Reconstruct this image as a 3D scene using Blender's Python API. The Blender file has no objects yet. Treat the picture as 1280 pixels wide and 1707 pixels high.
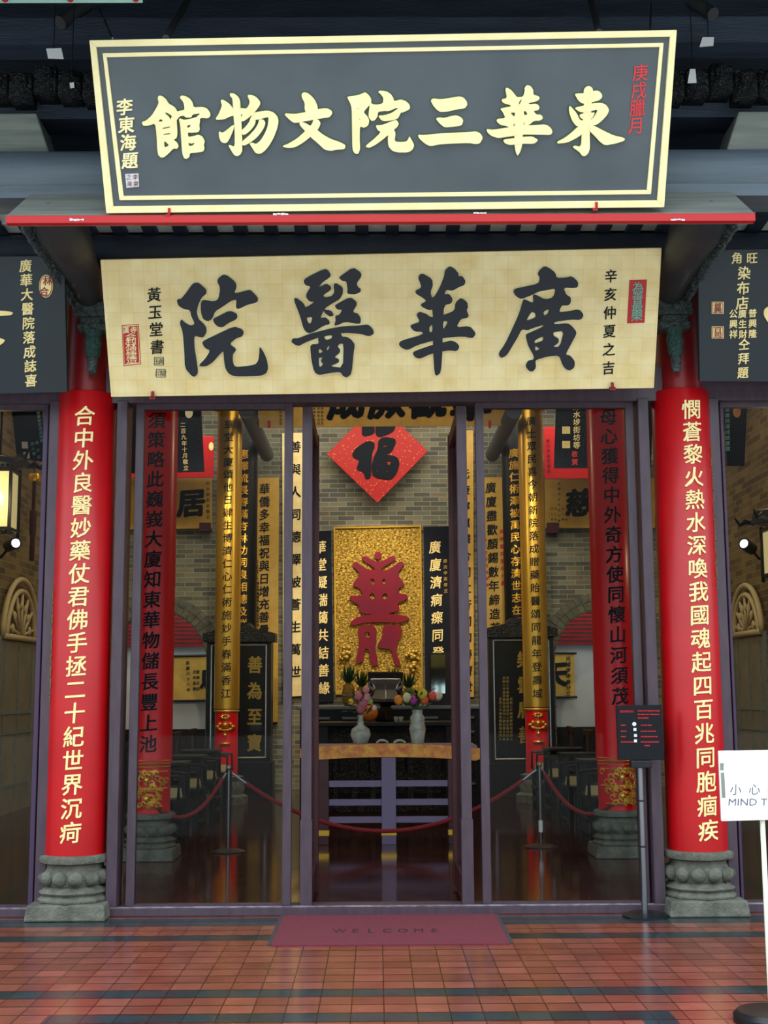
import bpy, math, random
from mathutils import Vector, Matrix
from mathutils.geometry import tessellate_polygon
random.seed(7)
V = Vector
sc = bpy.context.scene
col = sc.collection
PI = math.pi

# ------------------------------------------------------------------ camera
F_PX = 2100.9
PITCH, YAW, ROLL = .1408, .0066, -.0057
O = V((-.0674, 0, 1.5))
FW = V((math.sin(YAW) * math.cos(PITCH), math.cos(YAW) * math.cos(PITCH), math.sin(PITCH)))
_rt = V((math.cos(YAW), -math.sin(YAW), 0))
_up = _rt.cross(FW)
RT = _rt * math.cos(ROLL) + _up * math.sin(ROLL)
UP = -_rt * math.sin(ROLL) + _up * math.cos(ROLL)
cd = bpy.data.cameras.new('camera')
cd.sensor_fit = 'VERTICAL'
cd.sensor_height = 36
cd.lens = 36 * F_PX / 1707
cd.clip_start = .05
cam = bpy.data.objects.new('camera', cd)
col.objects.link(cam)
cam.matrix_world = Matrix(((RT.x, UP.x, -FW.x, O.x), (RT.y, UP.y, -FW.y, O.y), (RT.z, UP.z, -FW.z, O.z), (0, 0, 0, 1)))
sc.camera = cam

# ------------------------------------------------------------------ world, lights, exposure
sc.view_settings.view_transform = 'Standard'
sc.view_settings.look = 'None'
sc.view_settings.gamma = 1
sc.view_settings.use_curve_mapping = False
sc.view_settings.exposure = 0.34
SKY = 2.7
w = bpy.data.worlds.new('world')
sc.world = w
w.use_nodes = True
nt = w.node_tree
nt.nodes.clear()
geo = nt.nodes.new('ShaderNodeTexCoord')
sep = nt.nodes.new('ShaderNodeSeparateXYZ')
ramp = nt.nodes.new('ShaderNodeValToRGB')
bg = nt.nodes.new('ShaderNodeBackground')
ow = nt.nodes.new('ShaderNodeOutputWorld')
nt.links.new(geo.outputs['Generated'], sep.inputs[0])
nt.links.new(sep.outputs['Z'], ramp.inputs[0])
e = ramp.color_ramp.elements          # buildings and trees round the courtyard low down, bright overcast sky above
e[0].position = .10
e[0].color = (.075, .085, .08, 1)
e[1].position = .24
e[1].color = (.62, .69, .74, 1)
z3 = ramp.color_ramp.elements.new(1.0)
z3.color = (1.25, 1.36, 1.42, 1)
nt.links.new(ramp.outputs[0], bg.inputs[0])
bg.inputs[1].default_value = SKY
nt.links.new(bg.outputs[0], ow.inputs[0])


def lamp(name, kind, loc, power, color=(1, .72, .42), target=None, **kw):
    d = bpy.data.lights.new(name, kind)
    d.energy = power
    d.color = color
    for k, v in kw.items():
        setattr(d, k, v)
    o = bpy.data.objects.new(name, d)
    col.objects.link(o)
    o.location = loc
    if target is not None:
        o.rotation_euler = (V(target) - V(loc)).to_track_quat('-Z', 'Y').to_euler()
    return o


WARM = (1, .82, .54)
lamp('hall_light', 'AREA', (0, 14.2, 5.9), 42, (1, .85, .62), (0, 15.5, 0), size=3.0, size_y=1.5, shape='RECTANGLE')
lamp('altar_light', 'SPOT', (0, 17.9, 5.9), 420, WARM, (0, 19.8, 2.0), spot_size=.95, spot_blend=.6, shadow_soft_size=.12)
lamp('back_wall_light', 'AREA', (0, 18.2, 6.1), 130, (1, .86, .64), (0, 19.95, 3.2), size=8, size_y=.4, shape='RECTANGLE')
for s in (-1, 1):
    lamp('pillar_light', 'SPOT', (s * 1.5, 13.0, 5.3), 420, WARM, (s * 2.137, 17.3, 2.5), spot_size=.8, spot_blend=.6, shadow_soft_size=.06)
    lamp('side_bay_light', 'POINT', (s * 3.7, 13.2, 4.9), 85, (1, .78, .48), shadow_soft_size=.15)
    lamp('side_room_light', 'AREA', (s * 3.5, 21.4, 4.2), 35, (1, .95, .85), (s * 3.5, 21.9, 1.5), size=1.2)

# ------------------------------------------------------------------ pixel to place
def ray(x, y):
    return FW + RT * ((x - 640) / F_PX) - UP * ((y - 853.5) / F_PX)


def at(x, y, Y):
    d = ray(x, y)
    return O + d * (Y / d.y)


def X_(x, y, Y): return at(x, y, Y).x
def Z_(x, y, Y): return at(x, y, Y).z


class Plane:
    """a real plane in the place; pt() finds where a line of sight meets it"""
    def __init__(s, p0, n):
        s.p0, s.n = V(p0), V(n).normalized()

    def pt(s, x, y, lift=0.0):
        d = ray(x, y)
        return O + d * ((s.p0 - O).dot(s.n) / d.dot(s.n)) + s.n * lift


def yplane(Y): return Plane((0, Y, 0), (0, -1, 0))
def tplane(p0, deg):
    a = math.radians(deg)
    return Plane(p0, (0, -math.cos(a), -math.sin(a)))


# ------------------------------------------------------------------ materials
def lin(h):
    h = h.lstrip('#')
    c = [int(h[i:i + 2], 16) / 255 for i in (0, 2, 4)]
    return tuple(x / 12.92 if x <= .04045 else ((x + .055) / 1.055) ** 2.4 for x in c) + (1,)


MATS = {}


def text_part(parent, plane, name, m, text, a, b, size, **kw):
    return letters(MB(), plane, text, a, b, size, **kw).build(name, m, parent)


def mat(name, c, rough=.5, metal=0, c2=None, scale=6, detail=4, bump=0, bscale=40, spec=.5, coat=0, stretch=None, emit=0, contrast=.5):
    m = bpy.data.materials.new(name)
    m.use_nodes = True
    n = m.node_tree
    b = n.nodes['Principled BSDF']
    b.inputs['Base Color'].default_value = lin(c)
    b.inputs['Roughness'].default_value = rough
    b.inputs['Metallic'].default_value = metal
    b.inputs['Specular IOR Level'].default_value = spec
    b.inputs['Coat Weight'].default_value = coat
    b.inputs['Coat Roughness'].default_value = .12
    tc = n.nodes.new('ShaderNodeTexCoord')
    vec = tc.outputs['Object']
    if stretch:
        mp = n.nodes.new('ShaderNodeMapping')
        mp.inputs['Scale'].default_value = stretch
        n.links.new(vec, mp.inputs[0])
        vec = mp.outputs[0]
    if c2:
        nz = n.nodes.new('ShaderNodeTexNoise')
        nz.inputs['Scale'].default_value = scale
        nz.inputs['Detail'].default_value = detail
        n.links.new(vec, nz.inputs['Vector'])
        r = n.nodes.new('ShaderNodeValToRGB')
        r.color_ramp.elements[0].position = .5 - contrast * .35
        r.color_ramp.elements[1].position = .5 + contrast * .35
        r.color_ramp.elements[0].color = lin(c)
        r.color_ramp.elements[1].color = lin(c2)
        n.links.new(nz.outputs[0], r.inputs[0])
        n.links.new(r.outputs[0], b.inputs['Base Color'])
    if bump:
        nb = n.nodes.new('ShaderNodeTexNoise')
        nb.inputs['Scale'].default_value = bscale
        nb.inputs['Detail'].default_value = 5
        n.links.new(vec, nb.inputs['Vector'])
        bp = n.nodes.new('ShaderNodeBump')
        bp.inputs['Strength'].default_value = bump
        bp.inputs['Distance'].default_value = .02
        n.links.new(nb.outputs[0], bp.inputs['Height'])
        n.links.new(bp.outputs[0], b.inputs['Normal'])
    if emit:
        b.inputs['Emission Color'].default_value = lin(c)
        b.inputs['Emission Strength'].default_value = emit
    MATS[name] = m
    return m


def brick_mat(name, cs, mortar, bw, bh, rough=.85, wall='y'):
    m = bpy.data.materials.new(name)
    m.use_nodes = True
    n = m.node_tree
    L = n.links.new
    b = n.nodes['Principled BSDF']
    b.inputs['Roughness'].default_value = rough
    tc = n.nodes.new('ShaderNodeTexCoord')
    sp = n.nodes.new('ShaderNodeSeparateXYZ')
    cb = n.nodes.new('ShaderNodeCombineXYZ')
    L(tc.outputs['Object'], sp.inputs[0])
    L(sp.outputs['X' if wall == 'y' else 'Y'], cb.inputs[0])
    L(sp.outputs['Z'], cb.inputs[1])
    br = n.nodes.new('ShaderNodeTexBrick')
    br.inputs['Scale'].default_value = 1
    br.inputs['Brick Width'].default_value = bw
    br.inputs['Row Height'].default_value = bh
    br.inputs['Mortar Size'].default_value = .0045
    br.inputs['Mortar Smooth'].default_value = .2
    br.inputs['Bias'].default_value = 0
    br.inputs['Color1'].default_value = (0, 0, 0, 1)
    br.inputs['Color2'].default_value = (1, 1, 1, 1)
    L(cb.outputs[0], br.inputs['Vector'])
    r = n.nodes.new('ShaderNodeValToRGB')
    r.color_ramp.interpolation = 'CONSTANT'
    els = r.color_ramp.elements
    while len(els) < len(cs):
        els.new(.5)
    for i, c in enumerate(cs):
        els[i].position = i / len(cs)
        els[i].color = lin(c)
    L(br.outputs['Color'], r.inputs[0])
    mx = n.nodes.new('ShaderNodeMix')
    mx.data_type = 'RGBA'
    L(br.outputs['Fac'], mx.inputs[0])
    L(r.outputs[0], mx.inputs[6])
    mx.inputs[7].default_value = lin(mortar)
    nz = n.nodes.new('ShaderNodeTexNoise')
    nz.inputs['Scale'].default_value = 3
    mm = n.nodes.new('ShaderNodeMix')
    mm.data_type = 'RGBA'
    mm.blend_type = 'MULTIPLY'
    mm.inputs[0].default_value = .35
    L(tc.outputs['Object'], nz.inputs['Vector'])
    L(mx.outputs[2], mm.inputs[6])
    L(nz.outputs[0], mm.inputs[7])
    L(mm.outputs[2], b.inputs['Base Color'])
    MATS[name] = m
    return m


def glass_mat(name, tint=(1, 1, 1, 1), refl=1.0):
    m = bpy.data.materials.new(name)
    m.use_nodes = True
    n = m.node_tree
    n.nodes.clear()
    o = n.nodes.new('ShaderNodeOutputMaterial')
    t = n.nodes.new('ShaderNodeBsdfTransparent')
    t.inputs[0].default_value = tint
    g = n.nodes.new('ShaderNodeBsdfGlossy')
    g.inputs['Roughness'].default_value = .01
    fr = n.nodes.new('ShaderNodeFresnel')
    fr.inputs[0].default_value = 1.14
    mx = n.nodes.new('ShaderNodeMixShader')
    n.links.new(fr.outputs[0], mx.inputs[0])
    n.links.new(t.outputs[0], mx.inputs[1])
    n.links.new(g.outputs[0], mx.inputs[2])
    n.links.new(mx.outputs[0], o.inputs[0])
    MATS[name] = m
    return m


def foil_mat(name, c, c2, tile=.085, metal=.0, rough=.45):
    """leaf squares laid in a grid, with faint seams and mottling"""
    m = mat(name, c, rough, metal, c2=c2, scale=7, detail=5, contrast=.9)
    n = m.node_tree
    L = n.links.new
    b = n.nodes['Principled BSDF']
    old = b.inputs['Base Color'].links[0].from_socket
    tc = n.nodes.new('ShaderNodeTexCoord')
    sp = n.nodes.new('ShaderNodeSeparateXYZ')
    cb = n.nodes.new('ShaderNodeCombineXYZ')
    L(tc.outputs['Object'], sp.inputs[0])
    L(sp.outputs['X'], cb.inputs[0])
    L(sp.outputs['Z'], cb.inputs[1])
    br = n.nodes.new('ShaderNodeTexBrick')
    br.offset = 0
    for k, v in (('Scale', 1), ('Brick Width', tile), ('Row Height', tile), ('Mortar Size', .004), ('Mortar Smooth', 1), ('Bias', 0)):
        br.inputs[k].default_value = v
    br.inputs['Color1'].default_value = (.88, .87, .85, 1)
    br.inputs['Color2'].default_value = (1, 1, 1, 1)
    br.inputs['Mortar'].default_value = (.82, .76, .62, 1)
    L(cb.outputs[0], br.inputs['Vector'])
    mm = n.nodes.new('ShaderNodeMix')
    mm.data_type = 'RGBA'
    mm.blend_type = 'MULTIPLY'
    mm.inputs[0].default_value = .6
    L(old, mm.inputs[6])
    L(br.outputs[0], mm.inputs[7])
    L(mm.outputs[2], b.inputs['Base Color'])
    return m


def fleck_mat(name, c, fleck, scale=30, thr=.3, rough=.6, metal=0):
    m = mat(name, c, rough, metal)
    n = m.node_tree
    b = n.nodes['Principled BSDF']
    tc = n.nodes.new('ShaderNodeTexCoord')
    vo = n.nodes.new('ShaderNodeTexVoronoi')
    vo.inputs['Scale'].default_value = scale
    n.links.new(tc.outputs['Object'], vo.inputs['Vector'])
    r = n.nodes.new('ShaderNodeValToRGB')
    r.color_ramp.elements[0].position = thr - .06
    r.color_ramp.elements[0].color = lin(fleck)
    r.color_ramp.elements[1].position = thr
    r.color_ramp.elements[1].color = lin(c)
    n.links.new(vo.outputs['Distance'], r.inputs[0])
    n.links.new(r.outputs[0], b.inputs['Base Color'])
    return m


def carved_mat(name, c, c2, scale=14, rough=.4, metal=.6, bump=1.0):
    """carved relief: swirling cells in height and colour"""
    m = mat(name, c, rough, metal, c2=c2, scale=scale * 1.4, detail=3, contrast=.6)
    n = m.node_tree
    b = n.nodes['Principled BSDF']
    tc = n.nodes.new('ShaderNodeTexCoord')
    nz = n.nodes.new('ShaderNodeTexNoise')
    nz.inputs['Scale'].default_value = scale
    nz.inputs['Distortion'].default_value = 2.5
    n.links.new(tc.outputs['Object'], nz.inputs['Vector'])
    bp = n.nodes.new('ShaderNodeBump')
    bp.inputs['Strength'].default_value = bump
    bp.inputs['Distance'].default_value = .06
    n.links.new(nz.outputs[0], bp.inputs['Height'])
    n.links.new(bp.outputs[0], b.inputs['Normal'])
    return m


def floor_mat(name, TX, TY, x0, y0, red, red2, dark, dark2, bands, rough):
    """square tiles with dark rows; bands = list of (xmin,xmax,ymin,ymax)"""
    m = bpy.data.materials.new(name)
    m.use_nodes = True
    n = m.node_tree
    L = n.links.new
    b = n.nodes['Principled BSDF']
    tc = n.nodes.new('ShaderNodeTexCoord')
    sp = n.nodes.new('ShaderNodeSeparateXYZ')
    L(tc.outputs['Object'], sp.inputs[0])

    def M(op, a, c=None, d=None):
        q = n.nodes.new('ShaderNodeMath')
        q.operation = op
        for i, v in enumerate((a, c, d)):
            if v is None:
                continue
            if isinstance(v, (int, float)):
                q.inputs[i].default_value = v
            else:
                L(v, q.inputs[i])
        return q.outputs[0]
    x, y = sp.outputs['X'], sp.outputs['Y']
    u = M('DIVIDE', M('SUBTRACT', x, x0), TX)
    v = M('DIVIDE', M('SUBTRACT', y, y0), TY)
    fu, fv = M('FRACT', u), M('FRACT', v)
    cb = n.nodes.new('ShaderNodeCombineXYZ')
    L(M('FLOOR', u), cb.inputs[0])
    L(M('FLOOR', v), cb.inputs[1])
    wn = n.nodes.new('ShaderNodeTexWhiteNoise')
    wn.noise_dimensions = '2D'
    L(cb.outputs[0], wn.inputs['Vector'])
    g = .045
    gu = M('MAXIMUM', M('LESS_THAN', fu, .017), M('GREATER_THAN', fu, 1 - .017))
    gv = M('MAXIMUM', M('LESS_THAN', fv, g), M('GREATER_THAN', fv, 1 - g))
    grout = M('MAXIMUM', gu, gv)
    band = None
    for xa, xb, ya, yb in bands:
        q = M('MULTIPLY', M('MULTIPLY', M('GREATER_THAN', x, xa), M('LESS_THAN', x, xb)), M('MULTIPLY', M('GREATER_THAN', y, ya), M('LESS_THAN', y, yb)))
        band = q if band is None else M('MAXIMUM', band, q)

    def mix(f, a, c, bt='MIX'):
        q = n.nodes.new('ShaderNodeMix')
        q.data_type = 'RGBA'
        q.blend_type = bt
        if isinstance(f, float):
            q.inputs[0].default_value = f
        else:
            L(f, q.inputs[0])
        for i, s in ((6, a), (7, c)):
            if isinstance(s, tuple):
                q.inputs[i].default_value = s
            else:
                L(s, q.inputs[i])
        return q.outputs[2]
    rd = mix(wn.outputs['Value'], lin(red), lin(red2))
    dk = mix(wn.outputs['Value'], lin(dark), lin(dark2))
    base = mix(band, rd, dk) if band is not None else rd
    nz = n.nodes.new('ShaderNodeTexNoise')
    nz.inputs['Scale'].default_value = 5
    nz.inputs['Detail'].default_value = 6
    L(tc.outputs['Object'], nz.inputs['Vector'])
    base = mix(.45, base, nz.outputs[0], 'OVERLAY')
    base = mix(grout, base, lin('#1c0e0c'))
    L(base, b.inputs['Base Color'])
    rr = M('ADD', M('MULTIPLY', nz.outputs[0], .12), rough)
    L(rr, b.inputs['Roughness'])
    b.inputs['Specular IOR Level'].default_value = .6
    bp = n.nodes.new('ShaderNodeBump')
    bp.inputs['Strength'].default_value = .25
    bp.inputs['Distance'].default_value = .004
    L(M('ADD', M('SUBTRACT', 1, grout), M('MULTIPLY', nz.outputs[0], .3)), bp.inputs['Height'])
    L(bp.outputs[0], b.inputs['Normal'])
    MATS[name] = m
    return m


mat('red_lacquer', '#b80812', .36, c2='#aa060f', scale=3, coat=.06, spec=.4)
mat('red_shaft', '#8c1118', .4, c2='#7a0f16', scale=4)  # darker red of the front shafts; porch shade is put into the colour
mat('red_plain', '#b81018', .5)
mat('crimson', '#d80a1c', .3, coat=.1)
mat('purple_wood', '#473946', .45, c2='#3b2f3b', scale=9, stretch=(3, 3, .6))
mat('purple_shaded', '#3d2b4c', .5)  # frame purple with the shade of the inner reveals put into the colour
mat('maroon_wood', '#4a1a20', .45, c2='#3b151b', scale=8)
mat('stone', '#6a6c62', .85, c2='#4a4d44', scale=14, detail=8, bump=.5, bscale=60)
mat('slate_lacquer', '#4a545c', .36, c2='#414b53', scale=2.5, spec=.5)
mat('slate_plaque', '#162630', .55, c2='#111e26', scale=3)
mat('navy_plaque', '#0e1626', .7, spec=.2)
mat('cream_gold', '#fdf3c0', .5, c2='#f8ebae', scale=9)
mat('gold_letter', '#f7e8ac', .45, c2='#efd98e', scale=20)
mat('gold_dull', '#b99a45', .4, metal=.35)
mat('ink', '#171b20', .7, spec=.2)
mat('ink_blue', '#0f1824', .75, spec=.2)
mat('red_ink', '#d8323a', .5)
mat('green_edge', '#3c5a2c', .6)
mat('teal_letter', '#6fb3a4', .5)
foil_mat('gold_foil', '#fbf0be', '#e8cf84')
foil_mat('yellow_board', '#d3ae52', '#bd9338', tile=.3)
mat('gold_sleeve', '#f3cc62', .3, metal=.8, c2='#e2ae3e', scale=5, stretch=(1, 1, .25))
mat('gold_bright', '#e9b845', .3, metal=.8)
carved_mat('gold_carved', '#4e340a', '#ffd660', 20, .4, .25)  # dark and bright golds paint in the highlights and darks of the carving
carved_mat('gilt_relief', '#d8a636', '#8a3018', 40, .35, .6)
mat('magenta', '#6e1638', .6, c2='#80142c', scale=2, spec=.3)
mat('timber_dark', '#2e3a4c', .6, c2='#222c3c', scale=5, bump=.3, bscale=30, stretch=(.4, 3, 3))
mat('timber_blue', '#5f6d7a', .5, c2='#525f6b', scale=5, stretch=(.25, 4, 4), bump=.15, bscale=50)  # beam paint, made lighter in colour for the light it catches
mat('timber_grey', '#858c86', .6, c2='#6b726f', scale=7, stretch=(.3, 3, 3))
mat('timber_brown', '#343536', .55, c2='#23292f', scale=6)
mat('soffit_white', '#fbfdfc', .7, c2='#f4f8f6', scale=8)
carved_mat('carved_slate', '#5d6c6c', '#2c3a3e', 26, .6, 0, .8)
carved_mat('carved_teal', '#3f6a66', '#27453f', 28, .6, 0, .8)
mat('dark_wood', '#0a0b10', .45, c2='#06070b', scale=7, spec=.3)
carved_mat('carved_dark', '#171e25', '#07090d', 22, .45, 0, .9)
mat('table_wood', '#75698a', .4)
carved_mat('embroidery', '#f0b84e', '#cf6a4a', 9, .6, .1, .3)
mat('white_wall', '#b9bcbc', .8, c2='#adb1b4', scale=2)
mat('plaster_dark', '#2c3238', .8)
brick_mat('grey_brick', ['#6f7468', '#7d8072', '#5d6158', '#83826f', '#68685a', '#585c5a', '#7a7565'], '#a8a594', .27, .075)
brick_mat('side_brick', ['#7a6a44', '#86754c', '#6c5c3c', '#8d7a50', '#5e5236'], '#a08c5c', .3, .085, wall='x')
mat('mortar', '#9b9888', .9)
mat('voussoir', '#6d6f66', .85, c2='#4e514b', scale=8)
mat('cream_fret', '#cbb98a', .6)
mat('chrome', '#868d94', .28, metal=1)
mat('black_metal', '#1a1d22', .35, metal=.4)
mat('black_board', '#10131a', .6, spec=.2)
mat('rope', '#7d1020', .8, bump=.6, bscale=120)
mat('mat_red', '#702636', .95, c2='#62202e', scale=60, bump=.5, bscale=300)
mat('mat_edge', '#3a2d33', .8)
mat('mat_ink', '#24080f', .95)
mat('white_board', '#f7f7fa', .35)
mat('grey_ink', '#4d5563', .5)
mat('pole_white', '#dfe8d4', .4)
mat('leaf', '#24401f', .6, c2='#33552a', scale=12)
mat('porcelain', '#b9bcae', .2, c2='#8b968c', scale=14)
mat('pewter', '#c3cad2', .22, metal=.8)
mat('paper', '#e6e2cf', .8)
mat('sign_ink', '#262c36', .5, c2='#20262f', scale=3, spec=.3)
mat('card_stock', '#a89d74', .8)
mat('white_paper', '#d8dde0', .7)
mat('pine_fruit', '#9a7a2e', .7, c2='#5d4a1c', scale=40)
glass_mat('pane_glass', (.93, .95, .95, 1))
mat('mirrored_glass', '#8fa3a0', .05, metal=1)  # glass of the framed picture, made a full mirror for a bright reflection
mat('lamp_glow', '#fff0c0', .5, emit=4.0)
mat('lamp_panel', '#d9c98a', .6, emit=.4)
mat('spot_glow', '#f6f0ff', .5, emit=5)
mat('courtyard_paving', '#b9bab4', .8, c2='#a8aaa5', scale=2)
mat('door_paint', '#8e866f', .6, c2='#7d7660', scale=3)
mat('worn_edge', '#8d8790', .7, c2='#5c4c60', scale=14)
mat('eave_cyan', '#a8e0d8', .5)
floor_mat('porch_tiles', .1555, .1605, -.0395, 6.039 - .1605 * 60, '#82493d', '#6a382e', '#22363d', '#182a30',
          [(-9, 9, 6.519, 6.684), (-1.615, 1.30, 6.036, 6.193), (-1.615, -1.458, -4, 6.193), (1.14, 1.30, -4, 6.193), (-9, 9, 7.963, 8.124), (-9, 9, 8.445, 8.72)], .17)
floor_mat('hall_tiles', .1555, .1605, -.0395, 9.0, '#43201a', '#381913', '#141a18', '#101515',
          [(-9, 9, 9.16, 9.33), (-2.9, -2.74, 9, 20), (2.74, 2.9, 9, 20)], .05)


# ------------------------------------------------------------------ objects
ORG = {}


def put(name, me, material, parent):
    o = bpy.data.objects.new(name, me)
    if material:
        me.materials.clear()
        me.materials.append(MATS[material])
    col.objects.link(o)
    if parent:
        o.parent = parent
    return o


def thing(name, label, cat, loc, group=None):
    o = bpy.data.objects.new(name, None)
    o.empty_display_size = .1
    col.objects.link(o)
    o.location = loc
    o['label'] = label
    o['category'] = cat
    if group:
        o['group'] = group
    ORG[o] = V(loc)
    return o


class MB:
    def __init__(s):
        s.v, s.f = [], []

    def add(s, vs, fs):
        k = len(s.v)
        s.v += [V(p) for p in vs]
        s.f += [tuple(i + k for i in f) for f in fs]
        return s

    def box(s, x0, x1, y0, y1, z0, z1):
        return s.add([(x0, y0, z0), (x1, y0, z0), (x1, y1, z0), (x0, y1, z0), (x0, y0, z1), (x1, y0, z1), (x1, y1, z1), (x0, y1, z1)],
                     [(0, 3, 2, 1), (4, 5, 6, 7), (0, 1, 5, 4), (1, 2, 6, 5), (2, 3, 7, 6), (3, 0, 4, 7)])

    def hexa(s, front, back):
        """slab from four front corners (any order round) and the four behind them"""
        return s.add(list(front) + list(back), [(0, 1, 2, 3), (7, 6, 5, 4), (0, 4, 5, 1), (1, 5, 6, 2), (2, 6, 7, 3), (3, 7, 4, 0)])

    def quad(s, plane, corners, t, lift=0):
        fr = [plane.pt(x, y, lift) for x, y in corners]
        return s.hexa(fr, [p - plane.n * t for p in fr])

    def lathe(s, prof, cx, cy, n=24, cap=True, sx=1, sy=1):
        vs, fs = [], []
        for r, z in prof:
            for i in range(n):
                a = 2 * PI * i / n
                vs.append((cx + r * math.cos(a) * sx, cy + r * math.sin(a) * sy, z))
        for j in range(len(prof) - 1):
            for i in range(n):
                i2 = (i + 1) % n
                fs.append((j * n + i, j * n + i2, (j + 1) * n + i2, (j + 1) * n + i))
        if cap:
            fs.append(tuple(range(n - 1, -1, -1)))
            fs.append(tuple(range((len(prof) - 1) * n, len(prof) * n)))
        return s.add(vs, fs)

    def ball(s, c, r, n=12, m=8, sc_=(1, 1, 1)):
        vs, fs = [], []
        for j in range(m + 1):
            t = PI * j / m
            for i in range(n):
                a = 2 * PI * i / n
                vs.append((c[0] + r * sc_[0] * math.sin(t) * math.cos(a), c[1] + r * sc_[1] * math.sin(t) * math.sin(a), c[2] - r * sc_[2] * math.cos(t)))
        for j in range(m):
            for i in range(n):
                i2 = (i + 1) % n
                fs.append((j * n + i, j * n + i2, (j + 1) * n + i2, (j + 1) * n + i))
        return s.add(vs, fs)

    def tube(s, path, r, n=8, closed=False):
        path = [V(p) for p in path]
        vs, fs = [], []
        N = len(path)
        ref = V((0, 0, 1))
        for k, p in enumerate(path):
            if closed:
                t = path[(k + 1) % N] - path[k - 1]
            else:
                t = path[min(k + 1, N - 1)] - path[max(k - 1, 0)]
            t.normalize()
            a = t.cross(ref)
            if a.length < .05:
                a = t.cross(V((0, 1, 0)))
            a.normalize()
            b = a.cross(t)
            rr = r[k] if isinstance(r, (list, tuple)) else r
            for i in range(n):
                an = 2 * PI * i / n
                vs.append(p + a * (rr * math.cos(an)) + b * (rr * math.sin(an)))
        for k in range(N if closed else N - 1):
            k2 = (k + 1) % N
            for i in range(n):
                i2 = (i + 1) % n
                fs.append((k * n + i, k * n + i2, k2 * n + i2, k2 * n + i))
        if not closed:
            fs.append(tuple(range(n - 1, -1, -1)))
            fs.append(tuple(range((N - 1) * n, N * n)))
        return s.add(vs, fs)

    def poly(s, rings, fmap, depth_map):
        """rings: outer + holes in 2D; fmap(p)->front point; depth_map(p)->back point"""
        pts = [p for r in rings for p in r]
        tris = tessellate_polygon([[V((p[0], p[1], 0)) for p in r] for r in rings])
        n = len(pts)
        fs = [tuple(t) for t in tris]
        k = 0
        for r in rings:
            m = len(r)
            for i in range(m):
                a, b = k + i, k + (i + 1) % m
                fs.append((a, b, b + n, a + n))
            k += m
        return s.add([fmap(p) for p in pts] + [depth_map(p) for p in pts], fs)

    def build(s, name, material, parent=None, smooth=False, bevel=0, label=None):
        me = bpy.data.meshes.new(name)
        root = parent
        while root is not None and root.parent is not None:
            root = root.parent
        off = ORG.get(root, V((0, 0, 0)))
        me.from_pydata([p - off for p in s.v], [], s.f)
        me.update()
        import bmesh
        bm = bmesh.new()
        bm.from_mesh(me)
        bmesh.ops.recalc_face_normals(bm, faces=bm.faces)
        bm.to_mesh(me)
        bm.free()
        if smooth:
            for p in me.polygons:
                p.use_smooth = True
        o = put(name, me, material, parent)
        if smooth and smooth != 'all':
            md = o.modifiers.new('edges', 'EDGE_SPLIT')
            md.split_angle = math.radians(40)
        if bevel:
            md = o.modifiers.new('bevel', 'BEVEL')
            md.width = bevel
            md.segments = 2
            md.limit_method = 'ANGLE'
        if label:
            o['label'] = label
        return o


def tag(o, label, cat, group=None):
    o['label'] = label
    o['category'] = cat
    if group:
        o['group'] = group
    return o


def struct(name, mb, m, smooth=False, bevel=0):
    o = mb.build(name, m, None, smooth, bevel)
    o['kind'] = 'structure'
    return o


def own(mb, name, m, label, cat, group=None, smooth=False, bevel=0):
    """a thing that is a single mesh: origin moved to its base"""
    lo = V((min(p.x for p in mb.v), min(p.y for p in mb.v), min(p.z for p in mb.v)))
    hi = V((max(p.x for p in mb.v), max(p.y for p in mb.v), max(p.z for p in mb.v)))
    base = V(((lo.x + hi.x) / 2, (lo.y + hi.y) / 2, lo.z))
    mb.v = [p - base for p in mb.v]
    o = mb.build(name, m, None, smooth, bevel)
    o.location = base
    return tag(o, label, cat, group)


# ------------------------------------------------------------------ lettering
_fc = {}
_tc = bpy.data.curves.new('glyph', 'FONT')
_to = bpy.data.objects.new('glyph', _tc)
col.objects.link(_to)
_tc.resolution_u = 2


def glyph(ch, bold=.014):
    k = (ch, bold)
    if k not in _fc:
        _tc.body = ch
        _tc.offset = 0
        _tc.extrude = 0
        bpy.context.view_layer.update()
        me = bpy.data.meshes.new_from_object(_to.evaluated_get(bpy.context.evaluated_depsgraph_get()))
        vs = [(v.co.x, v.co.y, 0) for v in me.vertices]
        fs = [tuple(p.vertices) for p in me.polygons]
        ed = {}
        for f in fs:
            for i in range(len(f)):
                a, b = f[i], f[(i + 1) % len(f)]
                kk = (min(a, b), max(a, b))
                ed[kk] = None if kk in ed else (a, b)
        rim = [e for e in ed.values() if e]
        bpy.data.meshes.remove(me)
        cjk = ord(ch[0]) > 0x2000
        if cjk:
            vs = [(x - .5, y - .38, 0) for x, y, _ in vs]
        elif vs:
            x0, x1 = min(p[0] for p in vs), max(p[0] for p in vs)
            vs = [(x - (x0 + x1) / 2, y - .34, 0) for x, y, _ in vs]
        if bold > .003:
            dirs = [(1, .8), (-1, .8), (1, -.8), (-1, -.8)] + ([(1.3, 0), (-1.3, 0), (0, 1.1), (0, -1.1)] if bold > .028 else [])
            n = len(vs)
            v2, f2, r2_ = [], [], []
            for i, (dx, dy) in enumerate(dirs):
                v2 += [(x + dx * bold, y + dy * bold, i * .0007) for x, y, _ in vs]
                f2 += [tuple(q + i * n for q in f) for f in fs]
                r2_ += [(a + i * n, b + i * n) for a, b in rim]
            vs, fs, rim = v2, f2, r2_
        _fc[k] = (vs, fs, rim)
    return _fc[k]


def brush(p, sk=.07):
    """lift the right end of the level strokes, as a brush hand does"""
    x, y = p[0], p[1]
    return (x + .04 * y, y + sk * x)


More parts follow.
